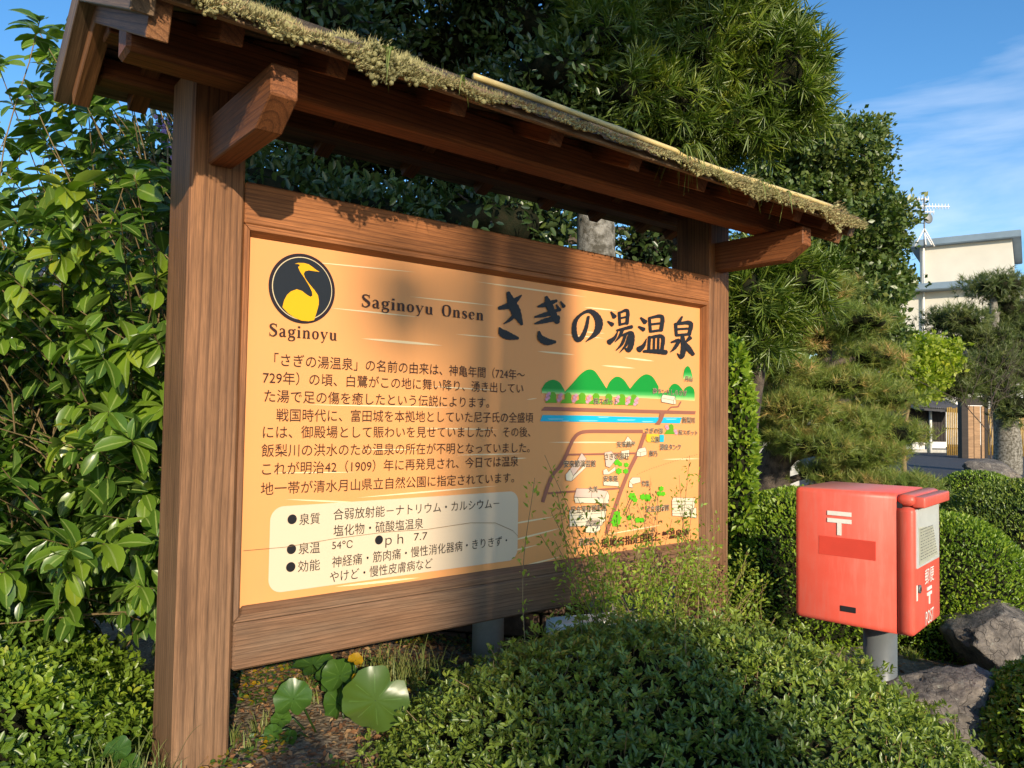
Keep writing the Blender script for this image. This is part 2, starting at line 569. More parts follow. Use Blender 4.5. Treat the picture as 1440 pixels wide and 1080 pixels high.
def box(name, lo, hi, mat, parent=None, bevel=0.0):
    bm = bmesh.new()
    bmesh.ops.create_cube(bm, size=1.0)
    lo, hi = Vector(lo), Vector(hi)
    c, d = (lo + hi) / 2, hi - lo
    for v in bm.verts:
        v.co = Vector((v.co.x * d.x, v.co.y * d.y, v.co.z * d.z)) + c
    if bevel:
        bmesh.ops.bevel(bm, geom=list(bm.edges), offset=bevel, segments=2, affect='EDGES')
    return bm_obj(name, bm, mat, parent)


def tube_data(pts, radii, seg=8):
    pts = [Vector(p) for p in pts]
    vs, fs = [], []
    n = len(pts)
    for i, p in enumerate(pts):
        d = (pts[min(i + 1, n - 1)] - pts[max(i - 1, 0)]).normalized()
        a = d.orthogonal().normalized() if i == 0 else (pa - d * pa.dot(d)).normalized()
        pa = a
        b = d.cross(a)
        for k in range(seg):
            t = 2 * math.pi * k / seg
            vs.append(p + (a * math.cos(t) + b * math.sin(t)) * radii[i])
    for i in range(n - 1):
        for k in range(seg):
            k2 = (k + 1) % seg
            fs.append((i * seg + k, i * seg + k2, (i + 1) * seg + k2, (i + 1) * seg + k))
    return vs, fs


def tube(name, pts, radii, mat, parent=None, seg=10, caps=True, smooth=True):
    if isinstance(radii, (int, float)):
        radii = [radii] * len(pts)
    vs, fs = tube_data(pts, radii, seg)
    fs = [tuple(f) for f in fs]
    if caps:
        fs.append(tuple(range(seg - 1, -1, -1)))
        fs.append(tuple(range(len(vs) - seg, len(vs))))
    me = bpy.data.meshes.new(name)
    me.from_pydata([tuple(v) for v in vs], [], fs)
    me.update()
    return mesh_obj(name, me, mat, parent, smooth)


def tubes(name, lines, mat, parent=None, seg=5):
    """many twigs in one part"""
    V, Fc = [], []
    for pts, rad in lines:
        vs, fs = tube_data(pts, rad, seg)
        o = len(V)
        V += [tuple(v) for v in vs]
        Fc += [tuple(i + o for i in f) for f in fs]
    me = bpy.data.meshes.new(name)
    me.from_pydata(V, [], Fc)
    me.update()
    return mesh_obj(name, me, mat, parent, True)


# ---- leaves
def T_leaf(prof, curl=0.18, fold=0.12):
    """leaf template from width profile [(x, halfwidth)], with midrib"""
    v, rib = [], []
    for x, h in prof:
        z = -curl * x * x
        v += [(x, -h, z + fold * h), (x, 0, z), (x, h, z + fold * h)]
        rib += [0, 1, 0]
    f = []
    for i in range(len(prof) - 1):
        a, b = 3 * i, 3 * i + 3
        f += [(a, b, b + 1), (a, b + 1, a + 1), (a + 1, b + 1, b + 2), (a + 1, b + 2, a + 2)]
    return np.array(v, float), np.array(f), np.array(rib, float)


LEAF_BIG = T_leaf([(0, .012), (.10, .05), (.28, .16), (.5, .225), (.74, .215), (.92, .11), (1, .006)], 0.30, 0.35)
LEAF_OBO = T_leaf([(0, .03), (.3, .14), (.7, .22), (1, .03)], 0.12, 0.4)
LEAF_OVAL = T_leaf([(0, .03), (.45, .25), (1, .02)], 0.12, 0.4)
LEAF_MAKI = T_leaf([(0, .02), (.5, .055), (1, .005)], 0.12, 0.5)
LEAF_DIAM = (np.array([(0, 0, 0), (.5, .24, .04), (1, 0, -.04), (.5, -.24, .04)], float), np.array([(0, 1, 2), (0, 2, 3)]), np.array([1., 0, 1, 0]))
LEAF_HEX = (np.array([(0, 0, 0), (.3, .2, .07), (.72, .19, .04), (1, 0, -.06), (.72, -.19, .04), (.3, -.2, .07)], float), np.array([(0, 3, 1), (1, 3, 2), (0, 5, 3), (5, 4, 3)]), np.array([1., 0, 0, 1, 0, 0]))
NEEDLE = (np.array([(0, .5, 0), (0, -.5, 0), (1, 0, 0)], float), np.array([(0, 1, 2)]), np.zeros(3))


def norm(a):
    return a / np.maximum(np.linalg.norm(a, axis=-1, keepdims=True), 1e-9)


def rand_dirs(n):
    return norm(rng.normal(size=(n, 3)))


def frames(d, upish=None, tilt=0.5):
    """rows: leaf x axis (d), y, z; z near 'upish'"""
    d = norm(d)
    if upish is None:
        upish = np.array([0, 0, 1.0])
    u = norm(upish + rng.normal(size=d.shape) * tilt)
    y = norm(np.cross(u, d))
    z = np.cross(d, y)
    return np.stack([d, y, z], axis=1)          # (n, 3 axes, 3)


def scatter_mesh(name, tmpl, pos, fr, ln, wd=None, tint=None):
    tv, tf, rib = tmpl
    n = len(pos)
    ln = np.broadcast_to(np.asarray(ln, float), (n,))
    wd = ln if wd is None else np.broadcast_to(np.asarray(wd, float), (n,))
    loc = np.repeat(tv[None], n, 0)
    loc[:, :, 0] *= ln[:, None]
    loc[:, :, 1] *= wd[:, None]
    loc[:, :, 2] *= ln[:, None]
    v = np.einsum('nki,nij->nkj', loc, fr) + pos[:, None, :]
    f = tf[None] + (np.arange(n) * len(tv))[:, None, None]
    if tint is None:
        tint = rng.random(n)
    att = {'tint': np.repeat(np.clip(tint, 0, 1), len(tv)), 'rib': np.tile(rib, n)}
    return np_mesh(name, v.reshape(-1, 3), f.reshape(-1, tf.shape[1]), att)


def leaves(name, tmpl, pos, fr, ln, mat, parent, wd=None, tint=None):
    o = mesh_obj(name, scatter_mesh(name, tmpl, pos, fr, ln, wd, tint), mat, parent)
    o['kind'] = 'stuff'
    return o


_K = rng.normal(size=(10, 3))
_PH = rng.random(10) * 6.28


def fbm(p, s=1.0):
    """cheap smooth noise about -1..1 for arrays (n,3)"""
    o = np.zeros(len(p))
    for k in range(10):
        o += np.sin(p @ (_K[k] * s * (1 + 0.35 * k)) + _PH[k]) / (1 + 0.3 * k)
    return o / 2.6


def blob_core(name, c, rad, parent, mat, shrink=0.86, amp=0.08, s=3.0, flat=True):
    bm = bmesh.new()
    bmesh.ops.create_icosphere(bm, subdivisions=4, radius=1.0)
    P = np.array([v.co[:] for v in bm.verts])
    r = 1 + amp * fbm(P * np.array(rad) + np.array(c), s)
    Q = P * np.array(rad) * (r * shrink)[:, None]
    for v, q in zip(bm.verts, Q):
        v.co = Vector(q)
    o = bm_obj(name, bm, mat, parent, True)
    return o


def cat(pts, n=6):
    """Catmull-Rom resample of a polyline of tuples"""
    P = [np.array(p, float) for p in pts]
    P = [2 * P[0] - P[1]] + P + [2 * P[-1] - P[-2]]
    o = []
    for i in range(1, len(P) - 2):
        for k in range(n):
            t = k / n
            a, b, c, d = P[i - 1], P[i], P[i + 1], P[i + 2]
            o.append(0.5 * ((2 * b) + (-a + c) * t + (2 * a - 5 * b + 4 * c - d) * t * t + (-a + 3 * b - 3 * c + d) * t ** 3))
    o.append(P[-2])
    return o


# ------------------------------------------------------------------ ground
def build_ground():
    k = 6.2
    t = np.linspace(-k, k, 200)
    xs = np.sinh(t) * 1.2 + 0.4
    ys = np.sinh(t) * 1.2 + 2.2
    vx, vy = np.meshgrid(xs, ys)
    z = np.array([[ground_z(x, y) for x in xs] for y in ys])
    n = len(xs)
    v = np.stack([vx.ravel(), vy.ravel(), z.ravel()], 1)
    i = np.arange(n - 1)
    a = (i[:, None] * n + i[None, :]).ravel()
    f = np.stack([a, a + 1, a + n + 1, a + n], 1)
    o = mesh_obj('ground', np_mesh('ground', v, f), M['ground'], None, True)
    o['kind'] = 'structure'


build_ground()
# drive, sheet a few mm above the soil
def sheet(name, pts, z, mat):
    me = bpy.data.meshes.new(name)
    me.from_pydata([(x, y, z) for x, y in pts], [], [tuple(range(len(pts)))])
    me.update()
    o = mesh_obj(name, me, mat)
    o['kind'] = 'structure'
    return o


sheet('driveway', [(3.2, 8.0), (40, 8.0), (40, 45), (6, 45), (3.2, 12)], 0.47, M['asphalt'])
sheet('road', [(-12, -30), (12, -30), (12, -1.2), (-12, -1.2)], 0.47, M['asphalt'])


# ------------------------------------------------------------------ the information board
sign = empty('information_board', SIGN_O, math.pi / 2 - SIGN_AZ)
tag(sign, 'large roofed timber information board with peach panel about a hot spring, moss along its eave', 'sign')


def post_ends(bm, L, w, h):
    pass


ground_l = -0.75
for k, u in enumerate((-0.092, 1.888)):
    beam('post', B(u, -0.055, ground_l - (0.2 if k else 0)), B(u, -0.055, 1.30), 0.17, 0.13, M['post'], sign, up=Vector((1, 0, 0)), bevel=0.007)
# rails between the posts
beam('top_rail', B(-0.026, 0.002, 0.988), B(1.822, 0.002, 0.988), 0.055, 0.104, M['rail'], sign, bevel=0.004)
beam('bottom_rail', B(-0.026, 0.004, -0.089), B(1.822, 0.004, -0.089), 0.065, 0.112, M['rail'], sign, bevel=0.005)


def molding(a, b, inward, depth=0.03, wdt=0.024, name='molding'):
    """bevelled strip round the panel; inward = direction (u,z) towards the panel"""
    a, b = Vector(a), Vector(b)
    X = (b - a)
    L = X.length
    X.normalize()
    IN = Vector((inward[0], 0, inward[1]))
    OUT = Vector((0, -1, 0))
    bm = bmesh.new()
    # section: outer edge full depth, inner edge bevelled towards the panel
    sec = [(0, -0.02), (0, depth), (wdt * 0.55, depth), (wdt, 0.004), (wdt, -0.02)]
    rings = []
    for s, mit in ((0, 1), (L, -1)):
        rings.append([bm.verts.new(X * (s + mit * p[0] - L / 2) + IN * p[0] + OUT * p[1]) for p in sec])
    m_ = len(sec)
    for i in range(m_):
        bm.faces.new((rings[0][i], rings[0][(i + 1) % m_], rings[1][(i + 1) % m_], rings[1][i]))
    bm.faces.new(rings[0][::-1])
    bm.faces.new(rings[1])
    bmesh.ops.recalc_face_normals(bm, faces=bm.faces)
    # express in a frame with x along
    Yv = OUT
    Zv = X.cross(Yv)
    mm = Matrix.Identity(4)
    c = (a + b) / 2
    for i in range(3):
        mm[i][0], mm[i][1], mm[i][2], mm[i][3] = X[i], Yv[i], Zv[i], c[i]
    inv = mm.to_3x3().inverted()
    for v in bm.verts:
        v.co = inv @ v.co
    o = bm_obj(name, bm, M['rail'], sign)
    o.matrix_local = mm


molding(B(-0.025, 0, 0.935), B(1.820, 0, 0.935), (0, -1))
molding(B(-0.025, 0, -0.0305), B(1.820, 0, -0.0305), (0, 1), depth=0.034, wdt=0.030)
molding(B(-0.0262, 0, -0.030), B(-0.0262, 0, 0.935), (1, 0), depth=0.028)
molding(B(1.8215, 0, -0.030), B(1.8215, 0, 0.935), (-1, 0), depth=0.028)

panel = box('panel', (-0.015, -0.001, -0.015), (1.815, 0.012, 0.925), M['panel'], sign)
box('back_board', (-0.02, 0.014, -0.02), (1.818, 0.026, 0.93), M['old_wood'], sign)


# arms on the posts, carrying the purlins
def arm_cut(bm, L, w, h):
    for v in bm.verts:
        pass


def arm(u):
    bm = bmesh.new()
    hw = 0.029
    prof = [(-0.19, 1.062), (0.33, 1.062), (0.41, 1.112), (0.41, 1.176), (-0.19, 1.176)]
    rs = []
    for s in (-hw, hw):
        rs.append([bm.verts.new((n, s, z - 1.12)) for n, z in prof])
    bm.faces.new(rs[0]); bm.faces.new(rs[1][::-1])
    k = len(prof)
    for i in range(k):
        bm.faces.new((rs[0][i], rs[1][i], rs[1][(i + 1) % k], rs[0][(i + 1) % k]))
    bmesh.ops.recalc_face_normals(bm, faces=bm.faces)
    bmesh.ops.bevel(bm, geom=list(bm.edges), offset=0.003, segments=1, affect='EDGES')
    o = bm_obj('arm', bm, M['wood'], sign)
    mm = Matrix(((0, 1, 0, u), (-1, 0, 0, 0), (0, 0, 1, 1.12), (0, 0, 0, 1)))
    o.matrix_local = mm


arm(-0.088)
arm(1.884)
beam('purlin', B(-0.352, 0.232, 1.226), B(2.07, 0.232, 1.226), 0.08, 0.094, M['wood'], sign, bevel=0.008)
beam('purlin', B(-0.31, -0.235, 1.322), B(2.04, -0.235, 1.322), 0.07, 0.054, M['wood'], sign, bevel=0.006)
beam('ridge_beam', B(-0.33, -0.05, 1.375), B(2.04, -0.05, 1.375), 0.07, 0.09, M['wood'], sign)

AP_N, SL = -0.05, 0.45


def under(n):
    """height of the underside of the roof boarding"""
    return 1.437 - SL * (n - AP_N) if n > AP_N else 1.437 - SL * (AP_N - n)


EAVE_F, EAVE_B = 0.465, -0.36
for u in (-0.20, 0.02, 0.33, 0.64, 0.945, 1.25, 1.52, 1.80, 1.99):
    for e in (0.425, -0.33):
        s = 1 if e > AP_N else -1
        a0 = AP_N + s * 0.03
        beam('rafter', B(u, a0, under(a0) - 0.0235), B(u, e, under(e) - 0.0235), 0.045, 0.04, M['wood'], sign, bevel=0.002)
# gable boards
for u in (-0.335, 2.055):
    for e, dz in ((0.445, 0), (-0.315, 0)):
        s = 1 if e > AP_N else -1
        a0 = AP_N + s * 0.002
        beam('barge_board', B(u, a0, under(a0) - 0.040), B(u, e, under(e) - 0.040), 0.038, 0.075, M['post'], sign, bevel=0.002)
for u in (-0.368, 2.095):
    for e in (0.475, -0.37):
        s = 1 if e > AP_N else -1
        a0 = AP_N + s * 0.002
        beam('verge_board', B(u, a0, under(a0) - 0.000), B(u, e, under(e) - 0.000), 0.040, 0.075, M['old_wood'], sign, bevel=0.002)
# roof boarding: boards laid along the roof
for side, e_end in ((1, EAVE_F), (-1, EAVE_B)):
    span = abs(e_end - AP_N)
    nb = 4
    for i in range(nb):
        a = AP_N + side * span * i / nb
        b2 = AP_N + side * (span * (i + 1) / nb - 0.004)
        mid = (a + b2) / 2
        wdt = abs(b2 - a) * math.hypot(1, SL)
        upv = Vector((0, -SL * side, 1)).normalized()
        beam('roof_board', B(-0.345, mid, under(mid) + 0.008), B(2.085, mid, under(mid) + 0.008), wdt, 0.014, M['old_wood'], sign, up=upv, bevel=0.001)
beam('eave_board', B(-0.35, 0.476, 1.213), B(2.09, 0.476, 1.213), 0.016, 0.036, M['old_wood'], sign, bevel=0.002)

# bark layer and moss
def roof_mat_mesh():
    us = np.linspace(-0.39, 2.115, 330)
    ts = np.linspace(0, 1, 34)
    V = []
    for ti in ts:
        n = 0.505 - ti * 0.56
        thick = 0.034 if ti > 0.04 else 0.004
        for uu in us:
            p = np.array([[uu * 9, n * 9, 0.3]])
            nz = float(fbm(p, 2.2)[0])
            z = 1.437 - SL * (n - AP_N) + 0.016 + thick * (0.55 + 0.45 * nz)
            V.append((uu, -n - (0.012 * nz if ti < 0.1 else 0), z))
    V = np.array(V)
    nu = len(us)
    a = (np.arange(len(ts) - 1)[:, None] * nu + np.arange(nu - 1)[None, :]).ravel()
    f = np.stack([a, a + 1, a + nu + 1, a + nu], 1)
    return V, f


Vm, fm = roof_mat_mesh()
bark_cover = mesh_obj('bark_roofing', np_mesh('bark_roofing', Vm, fm), M['bark'], sign, True)
o = box('ridge_cap', B(-0.39, 0.02, 1.452), B(2.12, -0.12, 1.50), M['bark'], sign, 0.01)
beam('bark_roofing', B(-0.38, -0.22, under(-0.22) + 0.035), B(2.11, -0.22, under(-0.22) + 0.035), 0.34, 0.03, M['bark'], sign,
     up=Vector((0, SL, 1)).normalized())


def moss_amount(u):
    """how thickly the eave is grown over, from the photograph: two long cushions and a thin stretch between"""
    a = 1.0 if u < 0.42 else (0.22 if u < 1.02 else 0.85)
    if 0.30 < u < 0.52: a = 1.0 - 0.78 * (u - 0.30) / 0.22
    if 0.92 < u < 1.12: a = 0.22 + 0.63 * (u - 0.92) / 0.2
    a *= 0.78 + 0.34 * math.sin(u * 17.0) * math.sin(u * 7.3 + 1) + 0.25 * math.sin(u * 41.0)
    return max(0.04, a)


moss = empty('moss_cushion')
moss.parent = None
moss.location = SIGN_O
moss.rotation_euler = (0, 0, math.pi / 2 - SIGN_AZ)
tag(moss, 'pale yellow-green moss and lichen cushion growing along the eave of the sign roof', 'moss')
# lumpy body: many small knobs, then fine upright spikes
kn_p, kn_r = [], []
for i in range(11000):
    u = rng.uniform(-0.40, 2.115)
    a = moss_amount(u)
    if rng.random() > a * 1.0 + 0.03: continue
    n = 0.515 - abs(rng.normal()) * 0.06
    droop = max(0.0, rng.normal() * 0.012) * a + 0.010
    cl = float(fbm(np.array([[u * 14, n * 14, 0]]), 1.5)[0])
    z = 1.437 - SL * (n - AP_N) + 0.028 + 0.018 * a * cl
    if n > 0.485: z += rng.uniform(-0.046, 0.008) * a * (0.8 + 1.0 * cl) - 0.4 * droop
    kn_p.append((u, -n - 0.010 * cl * a, z)); kn_r.append(rng.uniform(0.0025, 0.0065) * (0.7 + 0.4 * a))
kn_p, kn_r = np.array(kn_p), np.array(kn_r)
bmk = bmesh.new(); bmesh.ops.create_icosphere(bmk, subdivisions=1, radius=1.0)
kv = np.array([v.co[:] for v in bmk.verts]); kf = np.array([[v.index for v in f.verts] for f in bmk.faces]); bmk.free()
fr_k = frames(rand_dirs(len(kn_p)), tilt=2)
o = mesh_obj('moss_body', scatter_mesh('moss_body', (kv, kf, np.zeros(len(kv))), kn_p, fr_k, kn_r, kn_r * rng.uniform(.6, 1.1, len(kn_p)),
             tint=0.25 + 0.35 * rng.random(len(kn_p)) + 0.2 * fbm(kn_p, 6)), M['moss'], moss)
o['kind'] = 'stuff'
sp = []
for i in range(42000):
    u = rng.uniform(-0.39, 2.11)
    a = moss_amount(u)
    if rng.random() > a * 0.95 + 0.12: continue
    n = 0.525 - abs(rng.normal()) * 0.075
    cl = float(fbm(np.array([[u * 14, n * 14, 0]]), 1.5)[0])
    z = 1.437 - SL * (n - AP_N) + 0.030 + 0.018 * a * cl
    if n > 0.485: z += rng.uniform(-0.050, 0.010) * a * (0.8 + 1.0 * cl)
    sp.append((u, -n - 0.010 * cl * a, z))
sp = np.array(sp)
dr = norm(np.array([0, -0.25, 1.0]) + rng.normal(size=sp.shape) * 0.38)
edge = (-sp[:, 1] > 0.50)
dr[edge] = norm(dr[edge] + np.array([0, -0.9, -0.7]))
leaves('moss_spikes', NEEDLE, sp, frames(dr, tilt=3), rng.uniform(0.006, 0.018, len(sp)), M['moss'], moss,
       wd=rng.uniform(0.0018, 0.0035, len(sp)), tint=0.45 + 0.5 * rng.random(len(sp)) + 0.2 * fbm(sp, 6))
# bamboo pole lying on the eave
bp = []
for i in range(41):
    u = 0.33 + (1.93 - 0.33) * i / 40
    bp.append(B(u, 0.480, 1.250 - (0.009 if u > 1.05 else 0.0) + 0.004 * math.sin(u * 4)))
bam = empty('bamboo_pole', SIGN_O, math.pi / 2 - SIGN_AZ)
tag(bam, 'thin yellow bamboo pole lying along the mossy eave of the sign roof', 'pole')
rad = [0.0074 + (0.0016 if i % 8 == 4 else 0) for i in range(41)]
tube('culm', bp, rad, M['bamboo'], bam, 10)

# small ferns and grass hanging from the eave
def blades(name, c, n, ln, spread, droop, mat, parent, tint=(0.3, 0.9), wd=0.006, up=0.6):
    V, Fc, T = [], [], []
    for _ in range(n):
        a = rng.uniform(0, 2 * math.pi)
        d = np.array([math.cos(a) * spread, math.sin(a) * spread, up + rng.uniform(-.2, .3)])
        d = d / np.linalg.norm(d)
        L = ln * rng.uniform(0.5, 1.15)
        side = np.array([-math.sin(a), math.cos(a), 0])
        p = np.array(c, float) + rng.normal(size=3) * np.array([.012, .012, .003]) * (1 + 6 * spread * (ln > .12))
        tn = rng.uniform(*tint)
        o0 = len(V)
        st = 6
        for k in range(st + 1):
            s = k / st
            q = p + d * L * s + np.array([0, 0, -1]) * droop * L * s * s
            ww = wd * (1 - s) ** 0.6 * 0.5
            V += [q - side * ww, q + side * ww]
            T += [tn, tn]
        for k in range(st):
            b0 = o0 + 2 * k
            Fc.append((b0, b0 + 1, b0 + 3, b0 + 2))
    me = np_mesh(name, np.array(V), np.array(Fc), {'tint': np.array(T), 'rib': np.zeros(len(T))})
    o = mesh_obj(name, me, mat, parent)
    o['kind'] = 'stuff'
    return o


for (u, n, z, cnt, ln, dp, lab) in ((0.10, 0.50, 1.235, 6, 0.07, 1.9, 'few green fern blades hanging from the moss near the left arm of the sign'),
                                    (0.275, 0.50, 1.225, 5, 0.05, 1.9, 'short green blades hanging from the moss left of the bamboo pole'),
                                    (1.09, 0.50, 1.255, 34, 0.12, 1.5, 'thick tuft of green grass blades on the eave beside the bamboo pole'),
                                    (1.45, 0.50, 1.235, 10, 0.07, 1.8, 'loose pale grass blades hanging in the moss right of the thick tuft'),
                                    (1.60, 0.50, 1.23, 8, 0.06, 1.9, 'small green blades in the moss above the right arm of the sign')):
    g = empty('eave_grass', SIGN_O, math.pi / 2 - SIGN_AZ)
    tag(g, lab, 'grass', 'grass tufts on the sign roof')
    blades('blades', B(u, n, z), cnt, ln, 0.8, dp, M['grass'], g, wd=0.006, tint=(0.3, 0.75))


# ------------------------------------------------------------------ print on the panel
LAYER = 0.0022


def ink_mesh(name, polys, layer, parent=panel, uz=False):
    """polys: list of (points, colour or list of colours) in board coordinates"""
    V, Fc, Cc = [], [], []
    for pts, col in polys:
        o0 = len(V)
        V += [(p[0], -LAYER - 0.0007 * layer, p[1]) for p in pts]
        Fc.append(tuple(range(o0, o0 + len(pts))))
        Cc += [col] * len(pts) if not isinstance(col, list) else col
    me = bpy.data.meshes.new(name)
    me.from_pydata(V, [], Fc)
    me.update()
    ca = me.color_attributes.new('ink', 'FLOAT_COLOR', 'POINT')
    ca.data.foreach_set('color', np.array([(c[0], c[1], c[2], 1.0) for c in Cc], dtype=np.float32).ravel())
    return mesh_obj(name, me, M['ink'], parent)


INK = (0.045, 0.018, 0.012)
BLK = (0.016, 0.014, 0.016)
WHT = (0.80, 0.72, 0.52)


def text_mesh_2d(body, bold=0.0):
    cu = bpy.data.curves.new('text', 'FONT')
    cu.body = body
    cu.offset = bold
    cu.resolution_u = 3
    cu.fill_mode = 'FRONT'
    ob = bpy.data.objects.new('text', cu)
    C.objects.link(ob)
    dg = bpy.context.evaluated_depsgraph_get()
    me = bpy.data.meshes.new_from_object(ob.evaluated_get(dg))
    bpy.data.objects.remove(ob)
    v = np.array([x.co[:] for x in me.vertices])
    f = [tuple(p.vertices) for p in me.polygons]
    return v, f


def place_text(name, body, a, b, hpx, col=INK, layer=2, bold=0.0, parent=panel, halo=None, vc=0.40):
    """a, b: photo pixels of the text's left and right end at mid height; hpx cap height in pixels near a"""
    ua, za = panel_uz(*a)
    ub, zb = panel_uz(*b)
    hh = abs(panel_uz(a[0], a[1] - hpx / 2)[1] - panel_uz(a[0], a[1] + hpx / 2)[1])
    outs = []
    for kind in (['halo'] if halo else []) + ['text']:
        v, f = text_mesh_2d(body, bold if kind == 'text' else bold + 0.026)
        if kind == 'halo' or not halo:
            x0, x1 = v[:, 0].min(), v[:, 0].max()
        sx = (ub - ua) / (x1 - x0)
        sz = hh / 0.86
        V = []
        ly = layer - (0.5 if kind == 'halo' else 0)
        for p in v:
            t = (p[0] - x0) / (x1 - x0)
            V.append((ua + (p[0] - x0) * sx, -LAYER - 0.0007 * ly, za + (zb - za) * t + (p[1] - vc) * sz))
        me = bpy.data.meshes.new(name)
        me.from_pydata(V, [], f)
        me.update()
        cc = col if kind == 'text' else halo
        ca = me.color_attributes.new('ink', 'FLOAT_COLOR', 'POINT')
        ca.data.foreach_set('color', np.array([(cc[0], cc[1], cc[2], 1.0)] * len(V), dtype=np.float32).ravel())
        outs.append(mesh_obj(name, me, M['ink'], parent))
    return outs


# thin white streaks like wood grain printed on the film
STREAK = [(430, 368, 585, 383, 1.6), (575, 417, 695, 430, 1.6), (462, 433, 590, 446, 1.8), (508, 476, 622, 486, 3.4), (668, 396, 825, 418, 2.0),
          (425, 569, 640, 573, 1.6), (755, 494, 808, 499, 2.2), (845, 514, 893, 518, 2.2), (877, 503, 920, 508, 2.2), (740, 562, 755, 560, 1.0),
          (590, 602, 700, 604, 1.6), (640, 640, 735, 638, 1.6), (770, 622, 880, 622, 1.8), (500, 700, 700, 683, 2.0), (400, 702, 530, 708, 2.0),
          (470, 825, 590, 812, 3.0), (700, 740, 780, 726, 2.0), (700, 765, 790, 742, 2.2), (640, 794, 760, 765, 2.4), (720, 800, 790, 782, 2.0),
          (380, 665, 500, 664, 1.4), (790, 470, 850, 476, 1.4), (930, 646, 985, 645, 1.4), (600, 543, 700, 549, 1.4), (850, 752, 930, 738, 1.6),
          (640, 470, 700, 475, 1.3), (500, 632, 600, 632, 1.3), (820, 432, 868, 437, 1.8), (815, 466, 850, 469, 1.4), (720, 645, 740, 644, 1.4)]
polys = []
for x0, y0, x1, y1, ww in STREAK:
    pts = []
    for s, sd in [(i / 8, 1) for i in range(9)] + [(1 - i / 8, -1) for i in range(1, 8)]:
        h = ww * 0.55 * math.sin(math.pi * s) ** 0.8 * sd
        pts.append(panel_uz(x0 + (x1 - x0) * s, y0 + (y1 - y0) * s - h))
    ink_mesh('white_streak', [(pts, (0.84, 0.66, 0.38))], 0)

# title in brush characters, one ribbon per stroke (measured in photo pixels)
def q2(x, y): return (660 + x / 4, 380 + y / 4)


def brush(strokes, conv, name, col=BLK, layer=3, scale=0.25):
    """variable-width ribbon strokes"""
    polys = []
    for si, (pts, ws) in enumerate(strokes):
        P = cat([(p[0], p[1], w_) for p, w_ in zip(pts, ws)], 7) if len(pts) > 2 else cat([(pts[0][0], pts[0][1], ws[0]), ((pts[0][0] + pts[1][0]) / 2, (pts[0][1] + pts[1][1]) / 2, (ws[0] + ws[1]) / 2), (pts[1][0], pts[1][1], ws[1])], 5)
        L_, R_ = [], []
        n = len(P)
        for i in range(n):
            a, b = P[max(0, i - 1)], P[min(n - 1, i + 1)]
            dx, dy = b[0] - a[0], b[1] - a[1]
            l = math.hypot(dx, dy) or 1
            h = max(P[i][2] * 1.36, 1.0) / 2 * (1 + 0.07 * math.sin(i * 2.3 + si))
            L_.append((P[i][0] - dy / l * h, P[i][1] + dx / l * h))
            R_.append((P[i][0] + dy / l * h, P[i][1] - dx / l * h))
        # rounded caps
        for i in range(n - 1):
            polys.append(([panel_uz(*conv(*q)) for q in (L_[i], L_[i + 1], R_[i + 1], R_[i])], col))
        for e, (i, j) in enumerate(((0, 1), (n - 1, n - 2))):
            c = P[i]; h = max(c[2] * 1.36, 1) / 2
            dx, dy = c[0] - P[j][0], c[1] - P[j][1]
            l = math.hypot(dx, dy) or 1
            arc = []
            for k in range(7):
                t = -math.pi / 2 + math.pi * k / 6
                vx = dx / l * math.cos(t) * 0.7 - dy / l * math.sin(t)
                vy = dy / l * math.cos(t) * 0.7 + dx / l * math.sin(t)
                arc.append((c[0] + vx * h, c[1] + vy * h))
            polys.append(([panel_uz(*conv(*q)) for q in arc], col))
    # each stroke gets a hair of its own height so crossings never share a plane
    o_ = []
    V, Fc = [], []
    for pi, (pts, _) in enumerate(polys):
        o0 = len(V)
        off = LAYER + 0.0007 * layer + 0.000012 * pi
        V += [(p[0], -off, p[1]) for p in pts]
        Fc.append(tuple(range(o0, o0 + len(pts))))
    me = bpy.data.meshes.new(name)
    me.from_pydata(V, [], Fc)
    me.update()
    ca = me.color_attributes.new('ink', 'FLOAT_COLOR', 'POINT')
    ca.data.foreach_set('color', np.array([(col[0], col[1], col[2], 1.0)] * len(V), dtype=np.float32).ravel())
    return mesh_obj(name, me, M['ink'], panel)


